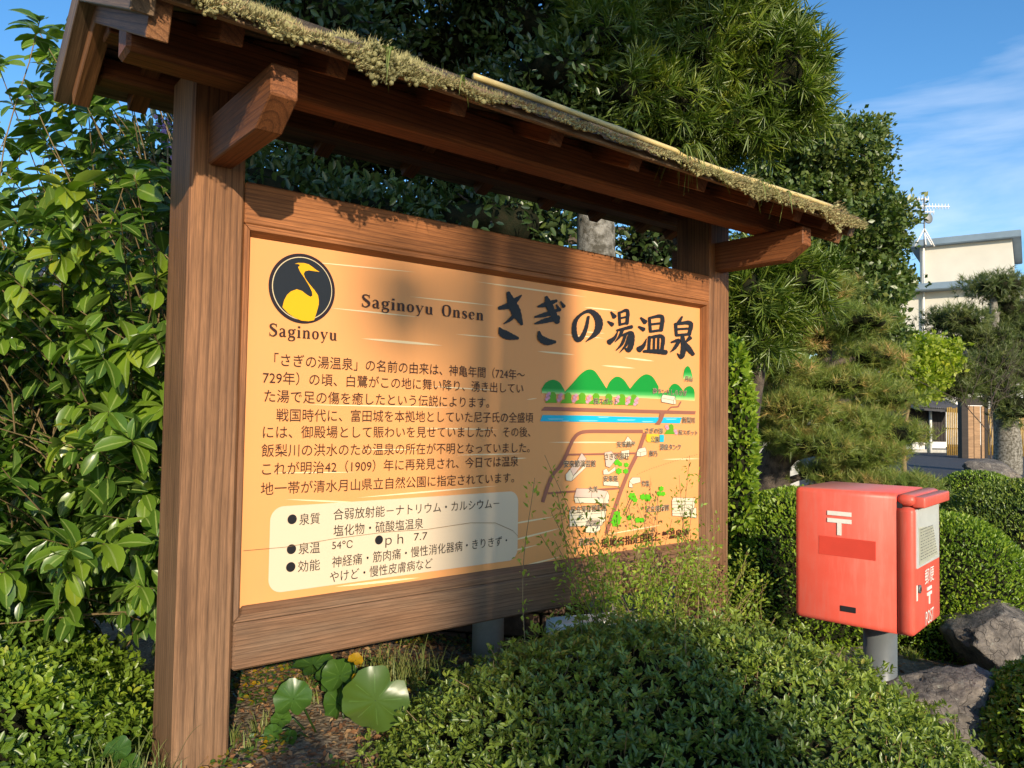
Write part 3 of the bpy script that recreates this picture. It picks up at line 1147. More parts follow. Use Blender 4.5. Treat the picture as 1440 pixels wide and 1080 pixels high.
TITLE = {
    'sa': [([(162, 214), (215, 200), (250, 175), (288, 142)], [14, 26, 24, 6]), ([(214, 128), (232, 180), (258, 235), (290, 305)], [16, 34, 40, 12]),
           ([(188, 302), (225, 278), (268, 232)], [4, 14, 20]), ([(164, 325), (180, 352), (215, 370), (268, 383)], [8, 32, 32, 12])],
    'gi': [([(382, 205), (430, 192), (486, 172)], [8, 22, 12]), ([(364, 264), (430, 248), (500, 222)], [8, 20, 12]), ([(428, 152), (445, 200), (490, 292)], [14, 30, 22]),
           ([(362, 302), (420, 285), (495, 268)], [6, 20, 22]), ([(386, 345), (395, 380), (430, 402), (478, 404)], [8, 26, 30, 12]),
           ([(484, 195), (500, 225)], [6, 18]), ([(508, 178), (526, 204)], [6, 16])],
    'no': [([(665, 262), (652, 325), (628, 378), (602, 390), (586, 350), (590, 290), (625, 248), (670, 230), (708, 255), (725, 300), (708, 352), (650, 402)],
            [12, 16, 20, 20, 22, 18, 12, 16, 26, 32, 24, 3])],
    'yu': [([(792, 235), (812, 262)], [6, 20]), ([(774, 288), (800, 306)], [6, 18]), ([(782, 405), (812, 380), (832, 340)], [24, 14, 3]),
           ([(838, 238), (842, 308)], [12, 11]), ([(838, 240), (884, 228), (882, 300)], [8, 14, 14]), ([(842, 270), (882, 262)], [8, 8]), ([(842, 306), (884, 296)], [9, 9]),
           ([(825, 338), (860, 330), (908, 318)], [8, 12, 15]), ([(856, 335), (840, 372), (815, 402)], [14, 12, 4]), ([(848, 368), (905, 352), (908, 400), (892, 448), (868, 438)], [8, 15, 22, 20, 4]),
           ([(872, 365), (852, 415), (820, 450)], [12, 12, 4]), ([(892, 368), (875, 420), (840, 462)], [12, 12, 3])],
    'on': [([(960, 268), (985, 292)], [8, 20]), ([(948, 318), (976, 334)], [8, 18]), ([(950, 446), (975, 424), (992, 385)], [26, 16, 3]),
           ([(1008, 268), (1014, 346)], [12, 12]), ([(1008, 268), (1078, 262), (1074, 338)], [9, 16, 16]), ([(1014, 305), (1072, 298)], [9, 9]), ([(1014, 345), (1074, 337)], [10, 10]),
           ([(1008, 375), (1004, 450)], [13, 12]), ([(1006, 378), (1080, 374), (1078, 450)], [10, 15, 14]), ([(1034, 380), (1032, 450)], [9, 9]), ([(1058, 380), (1056, 450)], [9, 9]),
           ([(975, 456), (1040, 456), (1100, 462)], [10, 18, 20])],
    'sen': [([(1192, 262), (1172, 298)], [8, 17]), ([(1156, 302), (1160, 366)], [14, 12]), ([(1156, 304), (1238, 298), (1232, 362)], [9, 18, 15]), ([(1160, 332), (1232, 328)], [9, 9]),
            ([(1160, 366), (1232, 360)], [11, 11]), ([(1194, 372), (1200, 435), (1188, 488), (1164, 468)], [15, 22, 18, 3]), ([(1132, 405), (1172, 395), (1152, 435), (1126, 460)], [8, 15, 14, 3]),
            ([(1236, 380), (1208, 408)], [18, 6]), ([(1205, 402), (1226, 438), (1254, 474)], [6, 22, 14])],
}
for k_, st in TITLE.items():
    brush(st, q2, 'title_character')

# emblem: heron in a black disc
uc, zc = panel_uz(425, 406)
RAD = 0.091


def disc(r, n=64): return [(uc + r * math.cos(2 * math.pi * i / n), zc + r * math.sin(2 * math.pi * i / n)) for i in range(n)]


ink_mesh('emblem_disc', [(disc(RAD), (0.020, 0.010, 0.012))], 1)
ink_mesh('emblem_ring', [(disc(RAD * 0.905), (0.62, 0.50, 0.30))], 2)
ink_mesh('emblem_field', [(disc(RAD * 0.88), (0.014, 0.016, 0.020))], 3)


def q1(x, y): return (340 + x / 4, 330 + y / 4)


heron = [(225, 405), (234, 370), (250, 340), (272, 320), (305, 308), (335, 318), (360, 338), (382, 351), (393, 344), (390, 322), (376, 292), (350, 248), (325, 212), (312, 184),
         (324, 172), (310, 166), (293, 166), (312, 160), (345, 161), (372, 168), (395, 184), (412, 198), (434, 211), (400, 206), (372, 202), (352, 207), (344, 222), (352, 245), (375, 278), (404, 312),
         (424, 342), (429, 370), (428, 395), (416, 440), (402, 482), (370, 488), (330, 484), (290, 466), (255, 442), (225, 410)]
ink_mesh('emblem_heron', [([panel_uz(*q1(*p)) for p in heron], (0.78, 0.38, 0.004))], 4)

# serif lettering, built from stems, bowls and slab serifs (box: 0..w, baseline 0, x-height 1, cap 1.5)
TH, TN = 0.20, 0.07
GL = {
    'S': (0.95, [([(0.80, 1.22), (0.74, 1.40), (0.48, 1.50), (0.22, 1.38), (0.18, 1.12), (0.45, 0.84), (0.72, 0.62), (0.80, 0.34), (0.62, 0.08), (0.36, 0.0), (0.16, 0.14), (0.10, 0.36)], [.05, .07, .09, .13, .19, .22, .22, .18, .12, .08, .07, .05]),
                 ([(0.82, 1.52), (0.82, 1.12)], [.05, .05]), ([(0.09, 0.42), (0.09, -0.02)], [.05, .05])]),
    'O': (1.15, [([(0.55, 1.48), (0.22, 1.30), (0.14, 0.74), (0.24, 0.18), (0.55, 0.02), (0.86, 0.18), (0.96, 0.74), (0.88, 1.30), (0.55, 1.48)], [.06, .15, .22, .15, .06, .15, .22, .15, .06])]),
    'a': (0.86, [([(0.14, 0.78), (0.24, 0.96), (0.44, 0.98), (0.58, 0.82), (0.60, 0.5), (0.60, 0.14), (0.70, 0.03), (0.84, 0.12)], [.12, .07, .08, .16, .19, .17, .09, .04]),
                 ([(0.58, 0.60), (0.34, 0.50), (0.16, 0.32), (0.22, 0.07), (0.42, 0.05), (0.58, 0.20)], [.05, .08, .16, .14, .07, .05])]),
    'g': (0.88, [([(0.42, 0.97), (0.20, 0.86), (0.16, 0.66), (0.24, 0.46), (0.42, 0.38), (0.60, 0.46), (0.66, 0.66), (0.62, 0.86), (0.42, 0.97)], [.06, .14, .18, .13, .06, .13, .18, .13, .06]),
                 ([(0.62, 0.88), (0.78, 1.02), (0.86, 0.94)], [.05, .06, .12]), ([(0.28, 0.40), (0.18, 0.24), (0.30, 0.12), (0.62, 0.08), (0.76, -0.10), (0.66, -0.34), (0.38, -0.42), (0.12, -0.32), (0.12, -0.12), (0.30, 0.04)], [.05, .11, .13, .14, .16, .10, .06, .10, .09, .05])]),
    'i': (0.50, [([(0.26, 0.95), (0.26, 0.04)], [.19, .19]), ([(0.08, 0.93), (0.30, 0.95)], [.06, .06]), ([(0.06, 0.03), (0.46, 0.03)], [.06, .06]), ([(0.26, 1.22), (0.26, 1.44)], [.21, .21])]),
    'n': (0.98, [([(0.24, 0.95), (0.24, 0.04)], [.19, .19]), ([(0.06, 0.93), (0.28, 0.95)], [.06, .06]), ([(0.05, 0.03), (0.44, 0.03)], [.06, .06]),
                 ([(0.28, 0.74), (0.44, 0.94), (0.62, 0.94), (0.73, 0.74), (0.73, 0.04)], [.05, .08, .11, .19, .19]), ([(0.54, 0.03), (0.93, 0.03)], [.06, .06])]),
    'o': (0.86, [([(0.42, 0.97), (0.20, 0.84), (0.14, 0.5), (0.22, 0.14), (0.42, 0.02), (0.62, 0.14), (0.70, 0.5), (0.64, 0.84), (0.42, 0.97)], [.06, .13, .19, .13, .06, .13, .19, .13, .06])]),
    'y': (0.92, [([(0.16, 0.94), (0.46, 0.12)], [.18, .14]), ([(0.80, 0.94), (0.46, 0.06), (0.32, -0.30), (0.14, -0.36)], [.06, .08, .07, .13]), ([(0.02, 0.95), (0.36, 0.95)], [.06, .06]), ([(0.62, 0.95), (0.92, 0.95)], [.06, .06])]),
    'u': (0.98, [([(0.24, 0.94), (0.24, 0.28), (0.36, 0.06), (0.54, 0.06), (0.70, 0.26)], [.19, .19, .11, .08, .05]), ([(0.06, 0.94), (0.28, 0.94)], [.06, .06]),
                 ([(0.72, 0.95), (0.72, 0.04)], [.19, .19]), ([(0.54, 0.94), (0.74, 0.94)], [.06, .06]), ([(0.72, 0.03), (0.92, 0.03)], [.06, .06])]),
    's': (0.72, [([(0.56, 0.76), (0.48, 0.94), (0.30, 0.96), (0.16, 0.82), (0.24, 0.62), (0.46, 0.46), (0.58, 0.28), (0.50, 0.08), (0.30, 0.02), (0.12, 0.18)], [.05, .06, .08, .14, .17, .18, .15, .10, .06, .05]),
                 ([(0.58, 0.98), (0.58, 0.68)], [.04, .04]), ([(0.10, 0.30), (0.10, 0.0)], [.04, .04])]),
    'e': (0.82, [([(0.18, 0.54), (0.66, 0.54), (0.62, 0.84), (0.40, 0.97), (0.20, 0.82), (0.14, 0.48), (0.24, 0.14), (0.46, 0.03), (0.70, 0.20)], [.05, .05, .14, .07, .13, .19, .14, .07, .04])]),
    ' ': (0.75, []),
}


def serif_line(word, a, b, xh):
    """a, b = photo pixels of baseline start / end; xh = x-height in pixels"""
    tot = sum(GL[c][0] for c in word) + 0.14 * (len(word) - 1)
    ua, za = panel_uz(*a); ub, zb = panel_uz(*b)
    h = abs(panel_uz(a[0], a[1] - xh)[1] - za)
    sx = (ub - ua) / tot
    x = 0
    for c in word:
        wd, st = GL[c]
        if st:
            polys = []
            for pts, ws in st:
                P = cat([(p[0], p[1], w_) for p, w_ in zip(pts, ws)], 5) if len(pts) > 2 else [np.array([*pts[0], ws[0]]), np.array([*pts[1], ws[1]])]
                n = len(P); L_, R_ = [], []
                for i in range(n):
                    p, q = P[max(0, i - 1)], P[min(n - 1, i + 1)]
                    dx, dy = q[0] - p[0], q[1] - p[1]; l = math.hypot(dx, dy) or 1
                    hw = P[i][2] * 0.68
                    L_.append((P[i][0] - dy / l * hw, P[i][1] + dx / l * hw)); R_.append((P[i][0] + dy / l * hw, P[i][1] - dx / l * hw))
                for i in range(n - 1):
                    polys.append([L_[i], L_[i + 1], R_[i + 1], R_[i]])
            V, Fc = [], []
            for pi, pp in enumerate(polys):
                o0 = len(V)
                for p in pp:
                    uu = ua + (x + p[0]) * sx
                    t = (uu - ua) / (ub - ua)
                    V.append((uu, -(LAYER + 0.0021 + 0.00001 * pi), za + (zb - za) * t + p[1] * h))
                Fc.append((o0, o0 + 1, o0 + 2, o0 + 3))
            me = bpy.data.meshes.new('letter'); me.from_pydata(V, [], Fc); me.update()
            ca = me.color_attributes.new('ink', 'FLOAT_COLOR', 'POINT')
            ca.data.foreach_set('color', np.array([(*INK, 1.0)] * len(V), dtype=np.float32).ravel())
            mesh_obj('letter', me, M['ink'], panel)
        x += wd + 0.14


serif_line('Saginoyu', (377, 472), (473, 479), 11.5)
serif_line('Saginoyu Onsen', (507, 431), (679, 451), 11.5)

LINES = [('「さぎの湯温泉」の名前の由来は、神亀年間（724年～', (385, 505), (737, 527), 17),
         ('729年）の頃、白鷺がこの地に舞い降り、湧き出してい', (369, 530), (735, 546), 17),
         ('た湯で足の傷を癒したという伝説によります。', (371, 556), (687, 566), 17),
         ('戦国時代に、富田城を本拠地としていた尼子氏の全盛頃', (388, 583), (749, 587), 17),
         ('には、御殿場として賑わいを見せていましたが、その後、', (369, 607), (745, 607), 17),
         ('飯梨川の洪水のため温泉の所在が不明となっていました。', (367, 633), (744, 629), 17),
         ('これが明治42（1909）年に再発見され、今日では温泉', (368, 659), (728, 648), 17),
         ('地一帯が清水月山県立自然公園に指定されています。', (366, 687), (722, 671), 17)]
for s_, a, b_, h in LINES:
    place_text('text_line', s_, a, b_, h, bold=0.0)

# white rounded box of facts
cs = [(380, 713), (729, 690), (726, 786), (376, 836)]
cu_ = [panel_uz(*p) for p in cs]
ul, ur = (cu_[0][0] + cu_[3][0]) / 2, (cu_[1][0] + cu_[2][0]) / 2
zt, zb_ = (cu_[0][1] + cu_[1][1]) / 2, (cu_[2][1] + cu_[3][1]) / 2
rr = 0.035
pts = []
for cx, cz, a0 in ((ur - rr, zt - rr, 0), (ul + rr, zt - rr, 90), (ul + rr, zb_ + rr, 180), (ur - rr, zb_ + rr, 270)):
    for k in range(9):
        t = R(a0 + k * 90 / 8)
        pts.append((cx + rr * math.cos(t), cz + rr * math.sin(t)))
ink_mesh('white_box', [(pts, (0.68, 0.53, 0.36))], 1)
polys = []
for (x, y) in ((410, 730), (409, 772), (532, 759), (408, 797)):
    u0, z0 = panel_uz(x, y)
    polys.append(([(u0 + 0.0125 * math.cos(2 * math.pi * i / 24), z0 + 0.0125 * math.sin(2 * math.pi * i / 24)) for i in range(24)], BLK))
for p_ in polys:
    ink_mesh('bullet_dot', [p_], 2.5)
for s_, a, b_, h in [('泉質', (420, 730), (449, 728), 15), ('合弱放射能－ナトリウム・カルシウム－', (468, 723), (701, 707), 15), ('塩化物・硫酸塩温泉', (468, 746), (594, 735), 15),
                     ('泉温', (419, 771), (449, 769), 15), ('54℃', (466, 766), (495, 764), 13), ('ｐｈ', (541, 759), (566, 757), 15), ('7.7', (581, 754), (600, 752), 13),
                     ('効能', (418, 796), (449, 793), 15), ('神経痛・筋肉痛・慢性消化器病・きりきず・', (466, 790), (712, 759), 15), ('やけど・慢性皮膚病など', (463, 811), (607, 791), 15)]:
    place_text('text_line', s_, a, b_, h, bold=0.0, col=BLK, layer=3)
place_text('text_line', '環境省指定国民保養温泉地', (844, 764), (967, 748), 12, bold=0.02, col=INK, layer=5)

# long scratch on the film
sc_p = [(341, 774), (400, 769), (470, 757), (540, 748), (600, 744), (660, 735), (695, 735), (720, 746), (727, 754)]
polys = []
for i in range(len(sc_p) - 1):
    (x0, y0), (x1, y1) = sc_p[i], sc_p[i + 1]
    if i % 2 == 0 or True:
        polys.append(([panel_uz(x0, y0 - .3), panel_uz(x1, y1 - .3), panel_uz(x1, y1 + .3), panel_uz(x0, y0 + .3)], (0.20, 0.11, 0.05)))
ink_mesh('scratch', polys, 4)


# picture map, lower right (measured in enlarged photo pixels)
def q4(x, y): return (730 + x / 5.143, 500 + y / 5.143)
def q5(x, y): return (730 + x / 5.143, 620 + y / 5.143)


GREEN, PALE = (0.006, 0.26, 0.03), (0.50, 0.66, 0.24)


def hills(tops, base, fade):
    """columns of quads: solid green above, fading to pale at the foot"""
    polys = []
    P = cat(tops, 4)
    for i in range(len(P) - 1):
        (xa, ya), (xb, yb) = P[i][:2], P[i + 1][:2]
        fa, fb = fade(xa), fade(xb)
        ba, bb = base(xa), base(xb)
        fa, fb = max(fa, ya), max(fb, yb)
        mid = lambda y0, y1: (y0 + y1) / 2
        c1 = (0.07, 0.42, 0.09)
        polys.append(([panel_uz(*q4(*p)) for p in ((xa, ya), (xb, yb), (xb, fb), (xa, fa))], GREEN))
        polys.append(([panel_uz(*q4(*p)) for p in ((xa, fa), (xb, fb), (xb, mid(fb, bb)), (xa, mid(fa, ba)))], [GREEN, GREEN, c1, c1]))
        polys.append(([panel_uz(*q4(*p)) for p in ((xa, mid(fa, ba)), (xb, mid(fb, bb)), (xb, bb), (xa, ba))], [c1, c1, PALE, PALE]))
    return polys


bl = lambda x: 272 + (x - 160) * 0.05
fd = lambda x: 235 + (x - 160) * 0.03
ink_mesh('map_hills', hills([(160, 240), (190, 196), (240, 175), (290, 196), (325, 252)], bl, fd) +
         hills([(326, 262), (350, 236), (400, 180), (440, 135), (490, 102), (540, 110), (585, 170), (628, 238)], bl, fd) +
         hills([(629, 236), (655, 185), (700, 152), (750, 172), (798, 240)], bl, fd) +
         hills([(799, 240), (840, 188), (880, 150), (920, 135), (965, 158), (1005, 225)], bl, fd) +
         hills([(1006, 270), (1050, 268), (1078, 262)], bl, fd) + hills([(1079, 240), (1100, 212), (1122, 203), (1150, 215), (1180, 250)], bl, fd) +
         hills([(1181, 262), (1200, 232), (1232, 220), (1258, 240), (1266, 270)], bl, fd), 1)
ink_mesh('map_hills', hills([(1183, 150), (1192, 100), (1213, 76), (1234, 95), (1250, 150)], lambda x: 168, lambda x: 118), 1.2)
ROAD = (0.30, 0.115, 0.075)


def road(pts, wpx, cap=0):
    P = [np.array(p, float) for p in pts]
    out_ = []
    for i in range(len(P) - 1):
        d = P[i + 1] - P[i]; d = d / np.linalg.norm(d)
        nrm = np.array([-d[1], d[0]]) * wpx / 2
        a, b = P[i] - d * wpx * 0.18 * (i > 0), P[i + 1] + d * wpx * 0.18 * (i < len(P) - 2)
        out_.append(([panel_uz(*q4(*q)) for q in (a - nrm, b - nrm, b + nrm, a + nrm)], ROAD))
    return out_


rpolys = [([panel_uz(*q4(*p)) for p in ((180, 370), (1273, 402), (1268, 425), (155, 398))], ROAD)]
curve = [tuple(p) for p in cat([(890, 548), (700, 548), (500, 548), (430, 562), (390, 600), (360, 660), (330, 730), (290, 800), (240, 860), (200, 950), (165, 1060)], 4)]
rpolys += road(curve, 25)
rpolys += road([(905, 560), (860, 690), (790, 830), (730, 980), (625, 1285)], 26)
rpolys += road([(345, 716), (560, 712), (840, 706)], 13) + road([(200, 996), (480, 975), (730, 958)], 14)
rpolys += road([(1165, 332), (1145, 370), (1095, 372), (1050, 415)], 9)
V, Fc = [], []
for i, (pp, c_) in enumerate(rpolys):
    o0 = len(V); V += [(p[0], -LAYER - 0.0012 - 0.000012 * i, p[1]) for p in pp]; Fc.append((o0, o0 + 1, o0 + 2, o0 + 3))
me = bpy.data.meshes.new('map_roads'); me.from_pydata(V, [], Fc); me.update()
ca = me.color_attributes.new('ink', 'FLOAT_COLOR', 'POINT')
ca.data.foreach_set('color', np.array([(*ROAD, 1.0)] * len(V), dtype=np.float32).ravel())
mesh_obj('map_roads', me, M['ink'], panel)
CY = (0.01, 0.44, 0.62)
ink_mesh('map_river', [([panel_uz(*q4(*p)) for p in ((165, 430), (500, 434), (860, 445), (1172, 447), (1160, 490), (860, 486), (500, 480), (148, 475))], CY)], 1.1)
ink_mesh('map_river', [([panel_uz(*q4(*p)) for p in ((x, y), (x + l, y + 1), (x + l - 14, y + 7), (x + 14, y + 8))], (0.22, 0.60, 0.66))
                       for x, y, l in ((200, 455, 120), (420, 468, 150), (560, 442, 90), (700, 462, 140), (880, 474, 90), (1050, 456, 90), (300, 470, 60))], 1.6)
ink_mesh('map_bridge', [([panel_uz(*q4(*p)) for p in ((1012, 418), (1048, 418), (1030, 470), (1012, 500), (975, 497), (1000, 465))], (0.29, 0.11, 0.07))], 3)


def px_blob(cx, cy, r, col, bumps=7, amp=0.18, ph=0.0):
    return ([panel_uz(*q4(cx + r * (1 + amp * math.sin(bumps * t + ph)) * math.cos(t), cy + r * (1 + amp * math.sin(bumps * t + ph)) * math.sin(t)))
             for t in [2 * math.pi * i / 36 for i in range(36)]], col)


G2, PK = (0.11, 0.34, 0.012), (0.66, 0.32, 0.40)
pol = []
for i, x in enumerate((235, 345, 448, 548, 640, 735, 820)):
    y = 300 + i * 3.0
    pol += [([panel_uz(*q4(*p)) for p in ((x - 52, y + 42), (x - 40, y + 22), (x - 18, y + 10), (x - 20, y - 22), (x - 4, y - 38), (x + 18, y - 34), (x + 30, y - 12), (x + 26, y + 10), (x + 34, y + 42))], G2)]
pol += [([panel_uz(*q4(*p)) for p in ((1045, 568), (1062, 540), (1078, 535), (1082, 500), (1098, 494), (1112, 508), (1112, 545), (1122, 568))], G2)]
ink_mesh('map_trees', pol, 2)
pol = []
for i, x in enumerate((200, 287, 395, 495, 700, 780, 838)):
    y = 290 + i * 6
    for dx, dy in ((0, 0), (12, -14), (-8, 26), (6, 14)):
        pol.append(px_blob(x + dx * .9, y + dy, 12, PK, 8, 0.3))
for dx, dy in ((1060, 512), (1066, 525), (1124, 545), (1130, 560)):
    pol.append(px_blob(dx, dy, 12, PK, 8, 0.3))
for i, p_ in enumerate(pol):
    pass
ink_mesh('map_blossom', pol, 3)

LINE = (0.05, 0.045, 0.05)
WB = (0.70, 0.62, 0.44)


def outline(pts, conv, wpx=2.0, closed=True, lay=5):
    out_ = []
    n = len(pts)
    for i in range(n if closed else n - 1):
        a, b = np.array(pts[i], float), np.array(pts[(i + 1) % n], float)
        d = (b - a) / (np.linalg.norm(b - a) + 1e-9)
        nr = np.array([-d[1], d[0]]) * wpx / 2
        out_.append(([panel_uz(*conv(*q)) for q in (a - nr, b - nr, b + nr, a + nr)], LINE))
    return out_


def house(polys_, conv=q4, roofs=(), lay=3.5):
    ink_mesh('map_building', [([panel_uz(*conv(*p)) for p in pp], WB if i not in roofs else (0.64, 0.47, 0.37)) for i, pp in enumerate(polys_)], lay)
    ol = []
    for pp in polys_: ol += outline(pp, conv)
    V, Fc = [], []
    for i, (pp, c_) in enumerate(ol):
        o0 = len(V); V += [(p[0], -LAYER - 0.0007 * (lay + 0.8) - 0.00001 * i, p[1]) for p in pp]; Fc.append((o0, o0 + 1, o0 + 2, o0 + 3))
    me = bpy.data.meshes.new('map_outline'); me.from_pydata(V, [], Fc); me.update()
    ca = me.color_attributes.new('ink', 'FLOAT_COLOR', 'POINT')
    ca.data.foreach_set('color', np.array([(*LINE, 1.0)] * len(V), dtype=np.float32).ravel())
    mesh_obj('map_outline', me, M['ink'], panel)


house([[(1020, 305), (1032, 282), (1122, 295), (1110, 325)], [(1020, 305), (1110, 325), (1108, 352), (1022, 335)], [(1110, 325), (1122, 295), (1128, 350), (1108, 352)]])
house([[(845, 690), (862, 672), (905, 662), (915, 690), (868, 700)], [(845, 690), (868, 700), (872, 730), (842, 726)], [(868, 700), (915, 690), (915, 718), (872, 730)]])
house([[(745, 640), (778, 582), (830, 640)], [(730, 690), (790, 680), (788, 730), (740, 740)]])
house([[(410, 765), (445, 702), (480, 745), (385, 870), (362, 820), (350, 830)], [(328, 860), (362, 820), (385, 870), (372, 908), (332, 902)], [(385, 870), (475, 780), (475, 810), (372, 908)]], roofs=(0,))
house([[(610, 700), (660, 690), (700, 740), (650, 810), (620, 800)], [(600, 830), (625, 815), (640, 840), (690, 800), (690, 830), (640, 860), (602, 860)]], roofs=(0,))
house([[(600, 905), (712, 912), (714, 945), (604, 938)]])
house([[(790, 905), (812, 880), (868, 880), (872, 915), (812, 930)], [(790, 905), (812, 930), (815, 955), (786, 950)]])
house([[(390, 405), (408, 342), (520, 345), (515, 410)], [(515, 410), (520, 345), (632, 362), (612, 412)], [(390, 408), (612, 412), (614, 450), (398, 448)], [(612, 412), (632, 362), (645, 395), (640, 450), (614, 450)]], q5, roofs=(0, 1))
house([[(355, 500), (590, 498), (588, 612), (358, 618)], [(590, 498), (622, 482), (618, 570), (588, 612)]], q5)
house([[(472, 610), (490, 572), (575, 568), (560, 615)], [(472, 612), (560, 615), (545, 665), (474, 660)], [(560, 615), (575, 570), (580, 640), (545, 665)]], q5, roofs=(0,))
house([[(1098, 430), (1108, 408), (1265, 412), (1262, 470), (1232, 550), (1100, 540)], [(1232, 490), (1275, 480), (1275, 558), (1230, 552)]], q5)
for yy in (440, 462, 484, 506, 528):
    pass
ln_ = []
for (x0, y0, x1, y1) in ((1102, 438, 1262, 436), (1102, 460, 1240, 458), (1102, 482, 1232, 480), (1102, 505, 1230, 503), (360, 540, 588, 520), (360, 570, 588, 555), (360, 590, 588, 580), (1102, 525, 1230, 524)):
    ln_ += outline([(x0, y0), (x1, y1)], q5, 2.0, False)
ink_mesh('map_outline', ln_, 4.8)
ink_mesh('map_tank', [([panel_uz(*q4(*p)) for p in ((1010, 572), (1040, 572), (1042, 590), (1040, 625), (1010, 625))], (0.02, 0.42, 0.55))], 3.5)
ink_mesh('map_park', [([panel_uz(*q4(*p)) for p in ((915, 568), (1005, 568), (1005, 626), (925, 626), (912, 610))], (0.70, 0.45, 0.03))], 3.2)
pol = []
GL2 = (0.10, 0.46, 0.012)
for (x, y, r) in ((700, 770, 22), (725, 785, 16), (770, 790, 17), (715, 835, 22), (765, 835, 18)):
    pol.append(px_blob(x, y, r, GL2, 6, 0.15, x))
for (x, y, r) in ((812, 400, 26), (832, 425, 18), (890, 405, 22), (925, 410, 26), (1022, 345, 18), (1008, 380, 18), (1036, 382, 16), (700, 560, 34), (692, 590, 30), (702, 530, 24), (790, 555, 18), (850, 572, 20), (882, 572, 18)):
    pol.append(px_blob(x, y + 617, r, GL2, 6, 0.15, x))
V = []
for i, p_ in enumerate(pol):
    ink_mesh('map_trees', [p_], 3.0 + 0.05 * i)
ink_mesh('map_bridge', outline([(760, 540), (812, 420)], q5, 3, False) + outline([(745, 532), (798, 410)], q5, 3, False), 4.5)
# dotted path
pol = []
for i in range(26):
    s = i / 25
    x, y = 850 + 430 * s, 860 - 145 * s ** 0.85
    pol.append(px_blob(x, y, 2.4, ROAD, 3, 0))
ink_mesh('map_dots', pol, 2)

HAL = (0.68, 0.53, 0.32)
for s_, a, b_, h, cv in [('桜スポット', (528, 328), (706, 332), 38, q4), ('月山', (1188, 166), (1246, 168), 34, q4), ('夢ランドしらさぎ', (958, 255), (1206, 272), 34, q4),
                         ('飯梨川', (1170, 464), (1262, 466), 38, q4), ('桜スポット', (1142, 553), (1284, 558), 32, q4), ('さぎの湯', (903, 540), (1032, 544), 34, q4),
                         ('公園', (942, 602), (1002, 606), 38, q4), ('源泉タンク', (1008, 660), (1162, 660), 38, q4), ('安来節屋', (698, 640), (832, 640), 38, q4),
                         ('藤乃', (930, 706), (992, 706), 38, q4), ('さぎの湯荘', (608, 730), (786, 726), 42, q4), ('安来節演芸館', (312, 782), (546, 778), 44, q4),
                         ('安来苑', (600, 890), (706, 888), 40, q4), ('竹葉', (876, 924), (932, 922), 36, q4), ('丸美', (492, 966), (562, 963), 38, q4),
                         ('足立美術館新館', (364, 498), (624, 478), 46, q5), ('足立美術館', (904, 494), (1078, 478), 40, q5), ('茂里庵', (420, 730), (540, 720), 46, q5)]:
    place_text('map_label', s_, cv(*a), cv(*b_), h / 5.143 * 1.08, bold=0.008, col=(0.03, 0.025, 0.03), layer=6, halo=HAL)


# ------------------------------------------------------------------ post box
c0 = at(1286, 797, 2.52)
AA = Vector((-math.sin(R(49)), math.cos(R(49)), 0))      # along the long left side, going back
pb = empty('post_box', (c0.x, c0.y, 0.30), 0)
# local frame: x = along slot face (back right), y = along left side (back left); origin at the near corner
BXv = Vector((AA.y, -AA.x, 0))
pb.rotation_euler = (0, 0, math.atan2(BXv.y, BXv.x))
tag(pb, 'faded red square street post box on a grey steel pole in front of clipped bushes', 'post box')
WX, WY = 0.36, 0.392
Z0, Z1 = 0.895 - 0.30, 1.362 - 0.30


def rounded_box(name, lo, hi, r, seg, mat, parent, dome=0.0, keep_y=None):
    bm = bmesh.new()
    bmesh.ops.create_cube(bm, size=1.0)
    lo, hi = Vector(lo), Vector(hi)
    c, d = (lo + hi) / 2, hi - lo
    for v in bm.verts:
        v.co = Vector((v.co.x * d.x, v.co.y * d.y, v.co.z * d.z)) + c
    if r:
        bmesh.ops.bevel(bm, geom=[e for e in bm.edges if keep_y is None or not all(abs(v.co.y - keep_y) < 1e-5 for v in e.verts)], offset=r, segments=seg, affect='EDGES', profile=0.5)
    if dome:
        bmesh.ops.subdivide_edges(bm, edges=[e for e in bm.edges if abs(e.verts[0].co.z - hi.z) < 1e-5 and abs(e.verts[1].co.z - hi.z) < 1e-5], cuts=8, use_grid_fill=True)
        for v in bm.verts:
            if v.co.z > hi.z - r - 1e-5:
                v.co.z += dome * (1 - ((v.co.x - c.x) / d.x * 2) ** 2) * (1 - ((v.co.y - c.y) / d.y * 2) ** 2)
    return bm_obj(name, bm, mat, parent, True)


DOOR = 0.052
rounded_box('body', (0, DOOR + 0.003, Z0), (WX, WY, Z1 - 0.002), 0.020, 4, M['red'], pb, keep_y=DOOR + 0.003)
rounded_box('front_door', (0.0006, 0, Z0 + 0.001), (WX - 0.0006, DOOR, Z1 - 0.045), 0.018, 4, M['red'], pb, keep_y=DOOR)
box('gasket', (0.006, DOOR - 0.014, Z0 + 0.006), (WX - 0.006, DOOR + 0.02, Z1 - 0.03), M['black'], pb)
rounded_box('top_rim', (0.0, -0.002, Z1 - 0.043), (WX - 0.0, DOOR + 0.0028, Z1 - 0.002), 0.020, 4, M['red'], pb, keep_y=DOOR + 0.002)
# slot hood standing forward
rounded_box('slot_hood', (0.012, -0.030, Z1 - 0.046), (WX + 0.004, 0.01, Z1 - 0.010), 0.006, 3, M['red'], pb)
